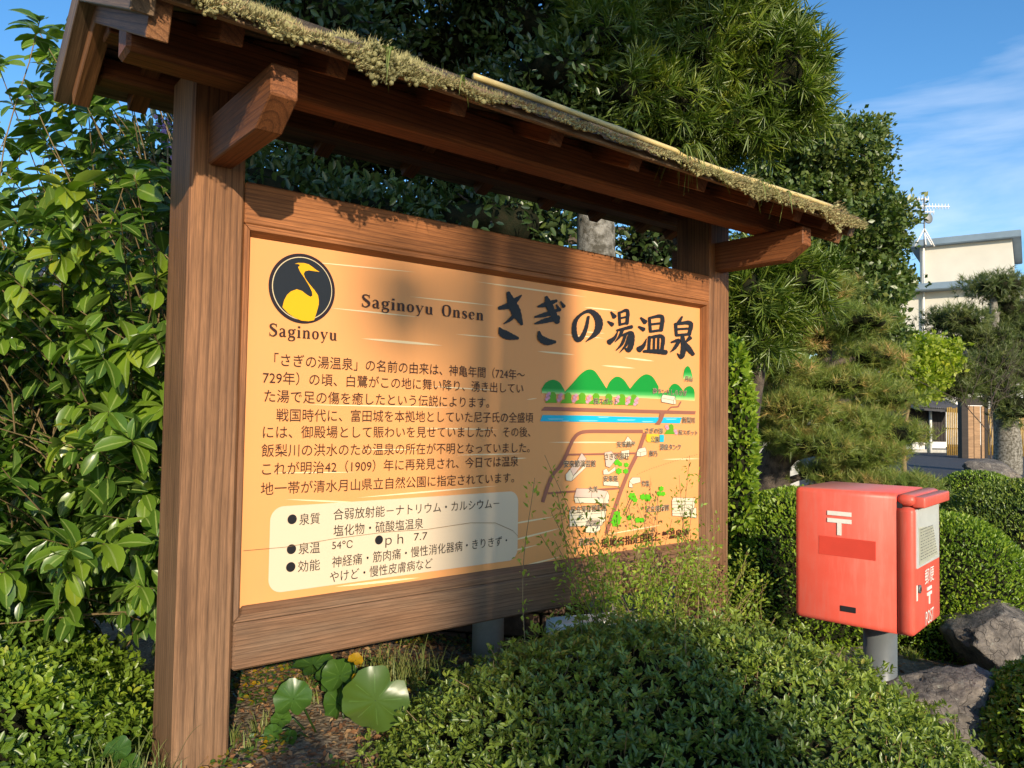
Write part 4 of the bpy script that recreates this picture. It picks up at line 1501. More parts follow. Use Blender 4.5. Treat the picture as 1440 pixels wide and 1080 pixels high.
# window with collection notice
box('notice_frame', (0.020, -0.0045, Z1 - 0.245), (WX - 0.040, 0.002, Z1 - 0.052), M['hood_grey'], pb, 0.001)
paper_m = plain('notice_paper', (0.70, 0.70, 0.58), 0.5, 0.05, 20)
bm = bmesh.new()
vs = [bm.verts.new((x, -0.0055, z)) for x, z in ((0.045, Z1 - 0.237), (WX - 0.062, Z1 - 0.232), (WX - 0.13, Z1 - 0.125), (0.035, Z1 - 0.112))]
bm.faces.new(vs)
bmesh.ops.solidify(bm, geom=list(bm.faces), thickness=0.0006)
notice = bm_obj('notice', bm, paper_m, pb)
inkm = plain('dark_ink', (0.06, 0.06, 0.06), 0.6, 0.05, 5)
bm = bmesh.new()
for i in range(11):
    z = Z1 - 0.122 - i * 0.0098
    xm = WX - 0.14 + i * 0.006
    x = 0.05
    while x < xm:
        w_ = random.uniform(0.006, 0.022)
        a = bm.verts.new((x, -0.0072, z)); b_ = bm.verts.new((min(x + w_, xm), -0.0072, z)); c_ = bm.verts.new((min(x + w_, xm), -0.0072, z + 0.0022)); d_ = bm.verts.new((x, -0.0072, z + 0.0022))
        bm.faces.new((a, b_, c_, d_))
        x += w_ + random.choice((0.004, 0.012))
bm_obj('print', bm, inkm, notice)
wm = plain('white_lettering', (0.80, 0.78, 0.70), 0.5, 0.08, 30)


def box_text(body, cx, cz, wd, ht, name='lettering', depth=0.0025):
    v, f = text_mesh_2d(body, 0.0)
    x0, x1, y0, y1 = v[:, 0].min(), v[:, 0].max(), v[:, 1].min(), v[:, 1].max()
    V = [(cx + ((p[0] - x0) / (x1 - x0) - 0.5) * wd, -0.0018, cz + ((p[1] - y0) / (y1 - y0) - 0.5) * ht) for p in v]
    me = bpy.data.meshes.new(name); me.from_pydata(V, [], f); me.update()
    mesh_obj(name, me, wm, pb)


box_text('郵便', 0.190, Z1 - 0.289, 0.125, 0.052)


def mark(cx, z, s, plane):
    """postal mark: two bars and a stem, raised"""
    prs = [((-s, s), (0.62 * s, 0.98 * s)), ((-s, s), (-0.0 * s, 0.36 * s)), ((-0.17 * s, 0.17 * s), (-1.05 * s, 0.02 * s))]
    for (x0, x1), (z0, z1) in prs:
        if plane == 'front':
            box('postal_mark', (cx + x0, -0.0025, z + z0), (cx + x1, 0.0005, z + z1), wm, pb)
        else:
            box('postal_mark', (-0.0030, cx + x0, z + z0), (0.0005, cx + x1, z + z1), wm, pb)


mark(0.190, Z1 - 0.356, 0.029, 'front')
box_text('POST', 0.190, Z1 - 0.428, 0.110, 0.046)
mark(0.236, Z1 - 0.118, 0.040, 'side')
# faded rectangle left by a sticker
st_m = plain('unfaded_red', (0.66, 0.066, 0.040), 0.4, 0.08, 8)
box('sticker_patch', (-0.0012, 0.118, Z1 - 0.232), (0.0, 0.305, Z1 - 0.168), st_m, pb)
plate = box('maker_plate', (-0.003, 0.182, Z1 - 0.418), (0.0, 0.232, Z1 - 0.399), M['black'], pb, 0.0008)
tube('lock', [Vector((0.052, 0.0, Z1 - 0.315)), Vector((0.052, -0.006, Z1 - 0.315))], 0.014, M['steel'], pb, 16)
tube('lock', [Vector((0.052, -0.0055, Z1 - 0.315)), Vector((0.052, -0.0075, Z1 - 0.315))], 0.006, M['black'], pb, 12)
box('lock_label', (0.022, -0.002, Z1 - 0.350), (0.032, 0.0, Z1 - 0.300), wm, pb)
pp = Vector((0.215, 0.165, 0))
tube('pole', [pp + Vector((0, 0, -0.1)), pp + Vector((0, 0, Z0 + 0.01))], 0.056, M['steel'], pb, 28)
box('mounting_plate', (0.12, 0.07, Z0 - 0.008), (0.31, 0.26, Z0 + 0.002), M['steel'], pb)


# ------------------------------------------------------------------ shrubs
def clipped(name, c, rad, n, tmpl, ln, mat, label, amp=0.07, s=3.0, group=None, cat_='bush', lo=-0.5, jitter=0.06, whorl=0, tintamp=0.2, upb=0.35, sprig=0.0, wd=1.0):
    """clipped shrub: twig core painted shade-dark, leaves in whorls at the shoot tips over an uneven dome"""
    t = empty(name, c)
    tag(t, label, cat_, group)
    c = np.array(c, float)
    rad_a = np.array(rad, float)
    hc = blob_core('twigs', c, rad, t, M['core'], 0.90, amp, s)  # solid dark core carries the painted shade between the leaves
    m_ = n // max(whorl, 1)
    d = rand_dirs(int(m_ * 2.2))
    d = d[d[:, 2] > lo][:m_]
    r = 1 + amp * fbm(d * rad_a + c, s)
    base = d * rad_a * (r * (1 - rng.random(len(d)) ** 2 * jitter))[:, None]
    if sprig:
        up = rng.random(len(d)) < 0.12
        base[up] *= (1 + sprig * rng.random(up.sum()))[:, None]
    nrm = norm(d / rad_a)
    cl = fbm((base + c), s * 1.8)
    if whorl:
        k = whorl
        P = np.repeat(base, k, 0) + rng.normal(size=(len(base) * k, 3)) * ln * 0.22
        NN = np.repeat(norm(nrm + np.array([0, 0, upb]) + rng.normal(size=nrm.shape) * 0.35), k, 0)
        side = rand_dirs(len(P))
        D = norm(NN * rng.uniform(0.35, 1.3, (len(P), 1)) + norm(np.cross(NN, side)))
        tn = np.repeat(0.42 + tintamp * cl + rng.normal(size=len(base)) * 0.14, k) + rng.normal(size=len(P)) * 0.10
        fr = frames(D, NN, 0.35)
    else:
        P = base
        D = norm(nrm + rng.normal(size=nrm.shape) * 0.75 + np.array([0, 0, upb]))
        tn = 0.42 + tintamp * cl + rng.normal(size=len(P)) * 0.2
        fr = frames(D, nrm, 0.7)
    L = ln * rng.uniform(0.65, 1.2, len(P))
    leaves('foliage', tmpl, P, fr, L, mat, t, wd=L * wd, tint=tn)
    return t, c, base, nrm


# foreground azalea
az_c = (0.40, 1.92, 0.50)
az, _, azb, azn = clipped('azalea_bush', az_c, (0.80, 0.66, 0.575), 120000, LEAF_HEX, 0.0185, M['azalea'],
                          'big dark green clipped azalea bush in the foreground below the sign', amp=0.055, s=3.6, wd=0.85, whorl=7, lo=-0.1, sprig=0.09, tintamp=0.22)
lines = []
for i in rng.choice(len(azb), 1400, replace=False):
    p, n = Vector(azb[i]), Vector(azn[i])
    if p.y > 0.2: continue
    p = p + n * 0.012
    q = p - n * 0.07 + Vector(rng.normal(size=3) * 0.02)
    lines.append(([q, p], [0.0016, 0.001]))
tubes('stems', lines, M['twig'], az, 4)['kind'] = 'stuff'

# azalea at the lower left
clipped('azalea_bush', (-1.50, 1.85, 0.58), (0.66, 0.80, 0.50), 60000, LEAF_HEX, 0.024, M['azalea_light'],
        'loose sunlit azalea bush at the lower left below the laurel', amp=0.10, s=3.5, whorl=6, lo=-0.1, sprig=0.10, tintamp=0.3)
# clipped bushes on the right
clipped('clipped_bush', (1.50, 4.05, 0.68), (0.47, 0.50, 0.56), 22000, LEAF_HEX, 0.022, M['box'],
        'rounded light green clipped bush between sign and post box', amp=0.05, group='clipped bushes by the post box', lo=-0.6)
clipped('clipped_bush', (2.14, 3.86, 0.66), (0.42, 0.50, 0.50), 30000, LEAF_HEX, 0.019, M['box'],
        'bright sunlit round clipped bush directly right of the post box', amp=0.04, group='clipped bushes by the post box', lo=-0.6)
clipped('clipped_bush', (3.95, 5.6, 0.62), (1.02, 0.85, 0.56), 34000, LEAF_HEX, 0.026, M['azalea'],
        'wide low clipped bush beyond the rocks at the right edge', amp=0.05, group='clipped bushes by the post box', lo=-0.4)
clipped('clipped_bush', (1.93, 2.45, 0.44), (0.42, 0.50, 0.44), 34000, LEAF_HEX, 0.020, M['azalea_light'],
        'low sunlit clipped bush in the lower right corner beside the boulder', amp=0.05, group='clipped bushes by the post box', lo=-0.3, whorl=5)
clipped('clipped_bush', (6.9, 11.4, 0.55), (0.55, 0.5, 0.32), 5000, LEAF_DIAM, 0.04, M['box'],
        'small far clipped bush by the driveway at the right edge', amp=0.05, group='clipped bushes by the post box')
# creeper column close behind the right post
clipped('ivy_column', (1.175, 4.05, 1.12), (0.10, 0.18, 0.92), 6000, LEAF_OVAL, 0.042, M['box'],
        'tall column of bright green climbing leaves just right of the right post', cat_='climber', amp=0.16, s=4, jitter=0.18, lo=-1, tintamp=0.25)


# ------------------------------------------------------------------ laurel on the left: large leaves as pieces of their own
lau = empty('laurel_shrub', (-1.35, 2.35, 0.6))
tag(lau, 'tall leafy laurel shrub with long glossy leaves left of the left post', 'shrub')
LO = Vector((-1.35, 2.35, 0.6))
tips, twl = [], []
NT = 500
for i in range(NT):
    # shoot tips through the volume measured from the photograph's left edge
    for _ in range(50):
        px, py = rng.uniform(-260, 262), rng.uniform(15, 905)
        lim = -60 + 110 * min(1, max(0, (300 - py) / 300))
        if px < lim - 60 and py < 260: continue
        if py < 330 and px < 210 - 0.0 * py and rng.random() < 0.45: continue
        if px > 215 and py < 330: continue
        if px > 232 and py < 520: continue
        Y = rng.uniform(1.85, 3.0)
        if py < 230: Y = rng.uniform(2.15, 3.0)
        if px > 205 and Y < 2.05 and rng.random() < 0.8: Y += 0.35
        break
    p = at(px, py, Y)
    tips.append(p)
    rt = Vector((p.x * 0.75 - 0.35 + rng.normal() * 0.2, 2.75 + rng.normal() * 0.2, 0.65 + max(0, p.z - 1.3) * 0.35))
    mid = rt.lerp(p, 0.55) + Vector((rng.normal() * .16, 0.15 + rng.normal() * .12, 0.10))
    pts = [Vector(q) for q in cat([tuple(rt), tuple(mid), tuple(p)], 5)]
    twl.append(([q - LO for q in pts], [0.0034 - 0.0020 * k / (len(pts) - 1) for k in range(len(pts))]))
    # second leaf rosette lower on the shoot
tubes('branches', [(p_[3:], r_[3:]) for p_, r_ in twl], M['twig'], lau, 6)['kind'] = 'stuff'
LP, LD, LT, LLn = [], [], [], []
for (pts, rd), tip in zip(twl, tips):
    ax = (pts[-1] - pts[-4]).normalized()
    g = rng.normal() * 0.16 + 0.45
    ntip = 11
    for k in range(ntip + 9):
        if k < ntip:
            base = pts[-1] - ax * 0.055 * rng.random()
            spread = 1.0
        else:
            j = rng.integers(len(pts) - 7, len(pts) - 1)
            base = pts[j]
        side = Vector(rand_dirs(1)[0])
        side = (side - ax * side.dot(ax)).normalized()
        d = (ax * rng.uniform(0.0, 0.9) + side + Vector((0, 0, -0.15))).normalized()
        LP.append(base); LD.append(d); LT.append(g + rng.normal() * 0.12 + (0.1 if k < ntip else -0.1)); LLn.append(rng.uniform(0.055, 0.098) * (1 if k < ntip else 0.85))
LP, LD, LT, LLn = np.array(LP), np.array(LD), np.array(LT), np.array(LLn)
frm = frames(LD, np.array([0, -0.15, 1.0]), 0.35)
wpos = LP + np.array(LO)
# the 290 nearest in view become parts of their own
depth = wpos[:, 1]
pxs = 720 + F * wpos[:, 0] / wpos[:, 1]
inview = (pxs > -20) & (pxs < 260)
order = np.argsort(np.where(inview, depth, 99))
single = order[:290]
rest = order[290:]
leaves('foliage', LEAF_BIG, LP[rest], frm[rest], LLn[rest], M['laurel'], lau, tint=LT[rest])
variants = []
for k in range(8):
    tv, tf, rib = LEAF_BIG
    vv = tv.copy(); vv[:, 1] *= 0.85 + 0.05 * k
    vv[:, 2] *= 0.6 + 0.15 * k
    me = np_mesh('leaf', vv, tf, {'tint': np.full(len(tv), 0.18 + 0.105 * k), 'rib': rib})
    me.materials.append(M['laurel'])
    me.polygons.foreach_set('use_smooth', [True] * len(me.polygons))
    variants.append(me)
for i in single:
    k = int(np.clip((LT[i] - 0.15) / 0.7 * 7, 0, 7))
    o = bpy.data.objects.new('leaf', variants[k])
    C.objects.link(o)
    o.parent = lau
    mm = Matrix.Identity(4)
    for a in range(3):
        for b in range(3):
            mm[a][b] = frm[i][b][a] * LLn[i]
        mm[a][3] = LP[i][a]
    o.matrix_local = mm


# ------------------------------------------------------------------ trees
def tree(name, base, label, cat_, trunk_pts, trunk_r, clumps, n, tmpl, ln, mat, bark='bark', group=None, shell=0.55, gap=-0.42, tintamp=0.25, whorl=0, wd=1.0, updir=0.3, seg=12, cores=0.0, hang=0.0):
    """trunk, limbs to every clump, and a crown of leaf-sized faces; clumps: (centre, radii, share)"""
    t = empty(name, base)
    tag(t, label, cat_, group)
    Bv = Vector(base)
    pts = [Vector(p) - Bv for p in trunk_pts]
    tube('trunk', [Vector(q) for q in cat([tuple(p) for p in pts], 5)], list(np.interp(np.linspace(0, 1, (len(pts) - 1) * 5 + 1), np.linspace(0, 1, len(trunk_r)), trunk_r)), M[bark], t, seg)
    lines = []
    tp = [Vector(q) for q in cat([tuple(p) for p in pts], 5)]
    P_, N_2, TI = [], [], []
    tot = sum(c[2] for c in clumps)
    for c, r, sh in clumps:
        cc = Vector(c) - Bv
        st = min(tp, key=lambda q: (q - cc).length + max(0, q.z - cc.z + 0.1) * 2)
        mid = st.lerp(cc, 0.5) + Vector((0, 0, 0.08 * (cc - st).length))
        r0 = min(0.05, trunk_r[-1] * 0.8 + 0.01)
        lines.append(([Vector(q) for q in cat([tuple(st), tuple(mid), tuple(cc)], 4)], list(np.linspace(r0, r0 * 0.35, 9))))
        for _ in range(5):
            e = cc + Vector(rand_dirs(1)[0] * np.array(r) * 0.8)
            lines.append(([cc.lerp(st, 0.15), cc.lerp(e, 0.5) + Vector((0, 0, 0.03)), e], [r0 * 0.35, r0 * 0.22, r0 * 0.12]))
        k = int(n * sh / tot)
        d = rand_dirs(k)
        rr = rng.random(k) ** shell
        nz = 1 + 0.30 * fbm(d * np.array(r) * 2.2 + np.array(c), 2.6 / max(r))
        p = d * np.array(r) * (rr * nz)[:, None] + np.array(cc)
        # gaps: drop leaves where a coarse noise is low
        g = fbm(p * 1.0 + np.array(base), 4.5 / max(r))
        keep = g > gap
        p, d, g = p[keep], d[keep], g[keep]
        P_.append(p); N_2.append(norm(d / np.array(r))); TI.append(0.42 + tintamp * g)
        if cores:
            o = blob_core('inner_shade_core', c, tuple(x * cores for x in r), t, M['core'], 1.0, 0.25, 3 / max(r))  # dark core shows through the gaps as painted shade
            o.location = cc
    tubes('limbs', lines, M[bark], t, 6)['kind'] = 'stuff'
    P = np.concatenate(P_); NN = np.concatenate(N_2); TI = np.concatenate(TI)
    if whorl:
        k = whorl
        AX = norm(NN * 0.8 + rng.normal(size=NN.shape) * 0.5 + np.array([0, 0, updir]))
        Pk = np.repeat(P, k, 0); AXk = np.repeat(AX, k, 0)
        sd = rand_dirs(len(Pk))
        D = norm(AXk * rng.uniform(0.3, 1.5, (len(Pk), 1)) + norm(np.cross(AXk, sd)) + np.array([0, 0, -hang]))
        Pk = Pk + AXk * (rng.random((len(Pk), 1)) * ln * 0.6)
        TI = np.repeat(TI, k) + rng.normal(size=len(Pk)) * 0.12
        fr = frames(D, AXk, 0.5)
        P = Pk
    else:
        D = norm(NN * 0.7 + rng.normal(size=NN.shape) * 0.8 + np.array([0, 0, updir]))
        fr = frames(D, NN * 0.6 + np.array([0, 0, 0.5]), 0.6)
        TI = TI + rng.normal(size=len(P)) * 0.18
    L = ln * rng.uniform(0.65, 1.2, len(P))
    leaves('crown', tmpl, P, fr, L, mat, t, wd=L * wd, tint=TI)
    return t


def cl(px, py, Y, rx, ry, rd, sh=1.0):
    """clump from its place in the picture: centre pixel, depth, radii in pixels and depth radius in metres"""
    p = at(px, py, Y)
    return (tuple(p), (rx * Y / F, rd, ry * Y / F), sh * rx * ry / 1e4)


# podocarpus (long narrow leaves) behind the sign, trunk seen between rail and roof
tb = at(836, 600, 4.3)
tree('podocarpus_tree', (tb.x, tb.y, 0.45), 'big podocarpus with lichened trunk and long narrow leaves rising behind the sign roof', 'tree',
     [(tb.x, tb.y, 0.4), (tb.x + .02, tb.y, 1.5), at(838, 330, 4.3), at(842, 225, 4.4), at(905, 150, 5.25), at(935, 20, 5.3), at(940, -120, 5.3)], [0.14, 0.115, 0.108, 0.10, 0.08, 0.06, 0.04],
     [cl(1000, 90, 5.0, 95, 75, .5), cl(1075, 125, 5.0, 75, 70, .45), cl(930, 160, 4.9, 75, 55, .4), cl(1010, 185, 5.0, 100, 36, .4, 1.2), cl(900, 60, 5.0, 70, 70, .4),
      cl(1000, 5, 5.0, 90, 50, .5), cl(1050, 55, 5.1, 65, 52, .4), cl(920, -50, 5.2, 110, 60, .6), cl(1110, 150, 5.0, 42, 36, .35), cl(840, 80, 4.8, 60, 60, .4), cl(880, 140, 4.7, 50, 40, .35)],
     4600, LEAF_DIAM, 0.125, M['maki'], 'pale_bark', whorl=22, shell=0.30, tintamp=0.36, updir=0.35, cores=0.74, wd=0.145)  # wide tint range paints shade contrast into the leaves
tb2 = at(1085, 640, 5.0)
tree('podocarpus_tree', (tb2.x - .1, tb2.y + .3, 0.45), 'lower podocarpus with long yellow-green leaves right of the right post top', 'tree',
     [(tb2.x - .1, tb2.y + .3, 0.4), (tb2.x - .08, tb2.y + .25, 1.4), at(1080, 440, 5.1)], [0.07, 0.06, 0.04],
     [cl(1095, 400, 4.9, 62, 36, .35), cl(1062, 455, 4.9, 45, 45, .35), cl(1050, 410, 4.8, 40, 50, .3)],
     850, LEAF_DIAM, 0.135, M['maki'], 'bark', whorl=22, shell=0.32, tintamp=0.32, updir=0.45, cores=0.74, wd=0.15)

# dark camellia wood behind the sign
for (xs, Y, lab, tr) in (((330, 560), 4.3, 'dark glossy camellia tree behind the left half of the sign', (430, 620)),
                         ((600, 860), 4.6, 'dark broadleaved camellia tree above the middle of the sign roof', (640, 620))):
    b0 = at(tr[0], tr[1], Y + 0.6)
    cls = [] if xs[0] < 500 else [cl(915, 345, 5.3, 70, 55, .4), cl(985, 330, 5.5, 60, 60, .4), cl(740, 300, 4.8, 80, 60, .5)]
    for k in range(16):
        cx = xs[0] + (xs[1] - xs[0]) * ((k * 0.618) % 1); cy = -140 + 640 * (k + 0.5) / 16
        if cx > 740 and cy > 200: cx = 690
        cls.append(cl(cx, cy, Y + rng.uniform(-0.2, 0.8), 115, 62, .55))
    tree('camellia_tree', (b0.x, b0.y, 0.45), lab, 'tree', [(b0.x, b0.y, 0.4), (b0.x + .05, b0.y, 1.7), (b0.x - .03, b0.y + .1, 3.2), (b0.x + .05, b0.y, 4.6)], [0.11, 0.09, 0.07, 0.04],
         cls, 42000, LEAF_HEX, 0.062, M['dark_leaf'], 'bark', group='camellia trees behind the sign', shell=0.4, cores=0.55)
b0 = at(300, 620, 3.9)
tree('camellia_tree', (b0.x, b0.y, 0.45), 'dark camellia tree between the laurel and the left post, with mauve blossom behind', 'tree',
     [(b0.x, b0.y, 0.4), (b0.x - .05, b0.y, 1.5), (b0.x, b0.y, 2.6)], [0.07, 0.06, 0.03],
     [cl(250, 250, 3.9, 90, 80, .4), cl(150, 330, 4.0, 90, 90, .4), cl(230, 420, 3.9, 100, 90, .4), cl(300, 300, 4.0, 80, 90, .4), cl(130, 520, 4.0, 110, 90, .4), cl(240, 620, 3.9, 100, 120, .4), cl(90, 680, 4.0, 120, 110, .4), cl(10, 600, 4.1, 90, 120, .4), cl(0, 740, 3.6, 120, 100, .4)],
     26000, LEAF_HEX, 0.062, M['dark_leaf'], 'bark', group='camellia trees behind the sign', shell=0.4, cores=0.5)
# mauve blossom
bl_o = empty('blossom_spray', at(236, 165, 3.4))
tag(bl_o, 'small sprays of mauve blossom seen through dark leaves left of the post top', 'flowers')
mauve = leaf_mat('mauve_petal', [(0.0, (0.30, 0.18, 0.50)), (0.5, (0.42, 0.27, 0.62)), (1.0, (0.62, 0.30, 0.42))], rough=0.6, trans=0.4, tcol=(1, 1, 1))
bc = []
for (px, py) in ((224, 135), (232, 148), (238, 152), (228, 170), (226, 181), (234, 183), (231, 202), (241, 233), (222, 141)):
    q = at(px, py, 3.35) - at(236, 165, 3.4)
    for _ in range(7): bc.append(np.array(q) + rng.normal(size=3) * 0.012)
bc = np.array(bc)
leaves('petals', LEAF_OVAL, bc, frames(rand_dirs(len(bc)), tilt=1), 0.026, mauve, bl_o, wd=0.04)
tubes('flower_stalk', [([Vector((0, 0.02, -0.3)), Vector((0, 0, 0)), Vector((-0.03, 0, 0.1))], [0.004, 0.003, 0.002])], M['twig'], bl_o)

# broadleaf evergreen beyond
b0 = at(1180, 620, 10)
tree('evergreen_oak', (b0.x, b0.y, 0.45), 'tall dark evergreen oak rising beyond the brown pine, right of the sign roof', 'tree',
     [(b0.x, b0.y, 0.4), (b0.x, b0.y, 2.4), (b0.x - .1, b0.y, 4), at(1165, 230, 10)], [0.2, 0.17, 0.12, 0.05],
     [cl(1190, 215, 10, 60, 48, .8), cl(1140, 220, 10, 60, 40, .8), cl(1215, 262, 10, 34, 36, .6), cl(1130, 290, 10.2, 70, 45, .8), cl(1210, 320, 9.8, 62, 44, .8), cl(1238, 350, 9.7, 30, 30, .6),
      cl(1150, 370, 10, 70, 50, .8), cl(1225, 410, 9.7, 50, 45, .7), cl(1255, 290, 9.9, 18, 10, .3, .8), cl(1190, 450, 9.8, 60, 40, .7), cl(1235, 470, 9.7, 34, 34, .5), cl(1088, 250, 10.3, 50, 60, .8),
      cl(1256, 392, 9.8, 18, 26, .4), cl(1090, 350, 10.3, 60, 60, .8)],
     95000, LEAF_DIAM, 0.075, M['oak_leaf'], 'bark', shell=0.42, tintamp=0.45, wd=1.3, gap=-0.22)

# brown-tinted garden pine
b0 = at(1098, 690, 6.6)
pads = [(1150, 410, 75, 26), (1105, 440, 60, 24), (1205, 455, 62, 26), (1130, 480, 85, 28), (1225, 505, 58, 28), (1095, 520, 65, 26), (1170, 540, 85, 28), (1245, 560, 52, 30), (1110, 575, 75, 28),
        (1190, 595, 80, 28), (1255, 612, 50, 26), (1140, 625, 80, 24), (1215, 640, 70, 24), (1180, 668, 100, 24), (1260, 685, 75, 22), (1075, 610, 45, 26)]
cls = [cl(x, y, 6.3 + 0.35 * math.sin(i * 2.1), rx * .8, ry * .72, .40) for i, (x, y, rx, ry) in enumerate(pads)]
tree('garden_pine', (b0.x, b0.y, 0.45), 'spreading garden pine with green and rusty brown needles above the post box', 'tree',
     [(b0.x, b0.y, 0.35), at(1085, 665, 6.6), at(1110, 625, 6.55), at(1125, 560, 6.5), at(1160, 500, 6.4), at(1150, 430, 6.4)], [0.17, 0.15, 0.12, 0.09, 0.06, 0.04],
     cls, 10500, NEEDLE, 0.078, M['pine'], 'bark', shell=0.5, whorl=22, wd=0.05, updir=1.1, tintamp=0.5, cores=0.6)

# yellow-green maple
b0 = at(1272, 640, 15)
tree('maple_tree', (b0.x, b0.y, 0.45), 'small bright yellow-green maple between the brown pine and the gate', 'tree',
     [(b0.x, b0.y, 0.4), (b0.x, b0.y, 1.4), at(1290, 520, 15)], [0.05, 0.04, 0.02],
     [cl(1262, 502, 15, 36, 20, .6), cl(1296, 492, 15, 38, 24, .6), cl(1280, 520, 14.8, 40, 26, .6), cl(1320, 510, 15, 32, 18, .6), cl(1265, 530, 15, 36, 18, .6), cl(1300, 535, 15, 34, 18, .6), cl(1335, 487, 15, 20, 9, .4), cl(1285, 556, 15, 34, 12, .5)],
     15000, LEAF_DIAM, 0.10, M['maple'], 'twig', shell=0.6, tintamp=0.3, wd=1.3)

# cloud-pruned pine on the right
b0 = at(1416, 655, 17)
tree('cloud_pruned_pine', (b0.x, b0.y, 0.45), 'dark cloud-pruned pine with a thick trunk at the right edge by the gate', 'tree',
     [(b0.x, b0.y, 0.35), at(1417, 620, 17), at(1408, 540, 17), at(1400, 470, 17), at(1396, 410, 17)], [0.30, 0.27, 0.2, 0.12, 0.06],
     [cl(1400, 403, 17, 46, 17, .8, 1.6), cl(1345, 452, 16.5, 46, 20, .8, 1.4), cl(1420, 440, 17.4, 40, 22, .7), cl(1385, 478, 16.8, 48, 20, .8, 1.2), cl(1345, 520, 16.3, 44, 20, .7, 1.4), cl(1415, 520, 17, 45, 26, .7),
      cl(1340, 548, 16.3, 38, 15, .6, 1.3), cl(1425, 570, 16.6, 30, 26, .6), cl(1390, 545, 16.6, 46, 14, .6), cl(1445, 480, 17, 40, 40, .7), cl(1402, 505, 16.2, 30, 22, .5)],
     5200, NEEDLE, 0.15, M['dark_pine'], 'pale_bark', shell=0.5, whorl=18, wd=0.09, updir=0.6, cores=0.66)
# bare young tree before the building
b0 = at(1395, 640, 13)
bare = empty('bare_tree', (b0.x, b0.y, 0.45))
tag(bare, 'leafless young tree with thin twigs in front of the cream building', 'tree')
lines = []
def grow(p, d, L, r, k):
    q = p + d * L
    lines.append(([p, p.lerp(q, .5) + Vector(rng.normal(size=3)) * L * .04, q], [r, r * .8, r * .6]))
    if k == 0: return
    for _ in range(3 if k > 2 else 2):
        nd_ = (d + Vector(rng.normal(size=3)) * 0.42 + Vector((0, 0, 0.08))).normalized()
        grow(p.lerp(q, rng.uniform(.6, 1)), nd_, L * rng.uniform(.62, .82), r * 0.6, k - 1)
grow(Vector((0, 0, 0)), Vector((-.05, 0, 1)), 1.1, 0.017, 5)
tubes('limbs', lines, M['bark'], bare, 5)['kind'] = 'stuff'
# far wood closing the view behind everything on the left and centre
for i, (px, py, Y, rx, ry) in enumerate(((120, 560, 16, 260, 70), (700, 520, 16, 320, 120), (1010, 500, 15, 130, 130))):
    b0 = at(px, 640, Y)
    tree('background_tree', (b0.x, b0.y, 0.45), ['broad dark tree far behind the laurel', 'broad dark tree far behind the middle of the sign', 'broad dark tree far behind the right post'][i], 'tree',
         [(b0.x, b0.y, 0.4), (b0.x, b0.y, 2.2), at(px, py - 30, Y)], [0.2, 0.15, 0.06],
         [cl(px + dx * rx, py + dy * ry, Y, rx * .45, ry * .6, 1.2) for dx, dy in ((-.6, .2), (0, 0), (.6, .2), (-.3, -.4), (.3, -.4), (0, .6))],
         14000, LEAF_DIAM, 0.20, M['oak_leaf'], group='trees far behind the sign', cores=0.7, wd=1.3)


# ------------------------------------------------------------------ thin upright shrub in front of the board
sp_b = SIGN_O + U * 1.42 + NV * 0.22
spi = empty('spirea_shrub', (sp_b.x, sp_b.y, ground_z(sp_b.x, sp_b.y)))
tag(spi, 'thin upright shrub with tiny yellow-green leaves growing before the lower right of the panel', 'shrub')
SO = Vector(spi.location)
ltw, LPs, LDs, LNs = [], [], [], []
tipspx = [(752, 672), (766, 640), (783, 690), (790, 710), (775, 720), (805, 735), (760, 752), (822, 745), (812, 700), (840, 760), (848, 700), (870, 705), (880, 690), (893, 730), (905, 715), (925, 700), (948, 690),
          (955, 668), (970, 640), (982, 665), (975, 700), (985, 742), (1000, 760), (945, 730), (915, 745), (860, 742), (1010, 725), (1022, 740), (1050, 790), (1070, 815), (990, 780), (1090, 800), (780, 760)]
for j, (px, py) in enumerate(tipspx + [(rng.uniform(790, 1080), rng.uniform(770, 860)) for _ in range(55)]):
    uu = panel_uz(px, py, 0.25)[0]
    nn = rng.uniform(0.12, 0.34)
    u_, z_ = panel_uz(px, py, nn)
    tip = SIGN_O + U * u_ + NV * nn + Vector((0, 0, z_))
    ru = u_ * 0.55 + 1.42 * 0.45 + rng.normal() * 0.12
    root = SIGN_O + U * ru + NV * (0.22 + rng.normal() * 0.05)
    root.z = ground_z(root.x, root.y)
    mid = root.lerp(tip, 0.55) + Vector((rng.normal() * .02, rng.normal() * .02, 0.03))
    pts = [Vector(q) for q in cat([tuple(root), tuple(mid), tuple(tip)], 8)]
    Ln = (tip - root).length
    ltw.append(([q - SO for q in pts], list(np.linspace(0.0024, 0.0008, len(pts)))))
    npts = int(Ln * (130 if j >= len(tipspx) else 75))
    for _ in range(npts):
        s = (rng.uniform(0.30, 1.0) if j < len(tipspx) else 1 - abs(rng.normal()) * 0.2) * (len(pts) - 1)
        s = max(0.0, s)
        i = min(int(s), len(pts) - 2)
        p = pts[i].lerp(pts[i + 1], s - i)
        off = rng.normal(size=3) * (0.010 if j < len(tipspx) else 0.024)
        LPs.append(np.array(p - SO) + off); LDs.append(norm(off + np.array([0, 0, 0.008])))
tubes('stems', ltw, M['twig'], spi, 4)['kind'] = 'stuff'
LPs, LDs = np.array(LPs), np.array(LDs)
leaves('foliage', LEAF_OVAL, LPs, frames(LDs, tilt=0.9), rng.uniform(0.010, 0.020, len(LPs)), M['spirea'], spi, tint=0.42 + rng.normal(size=len(LPs)) * 0.22)


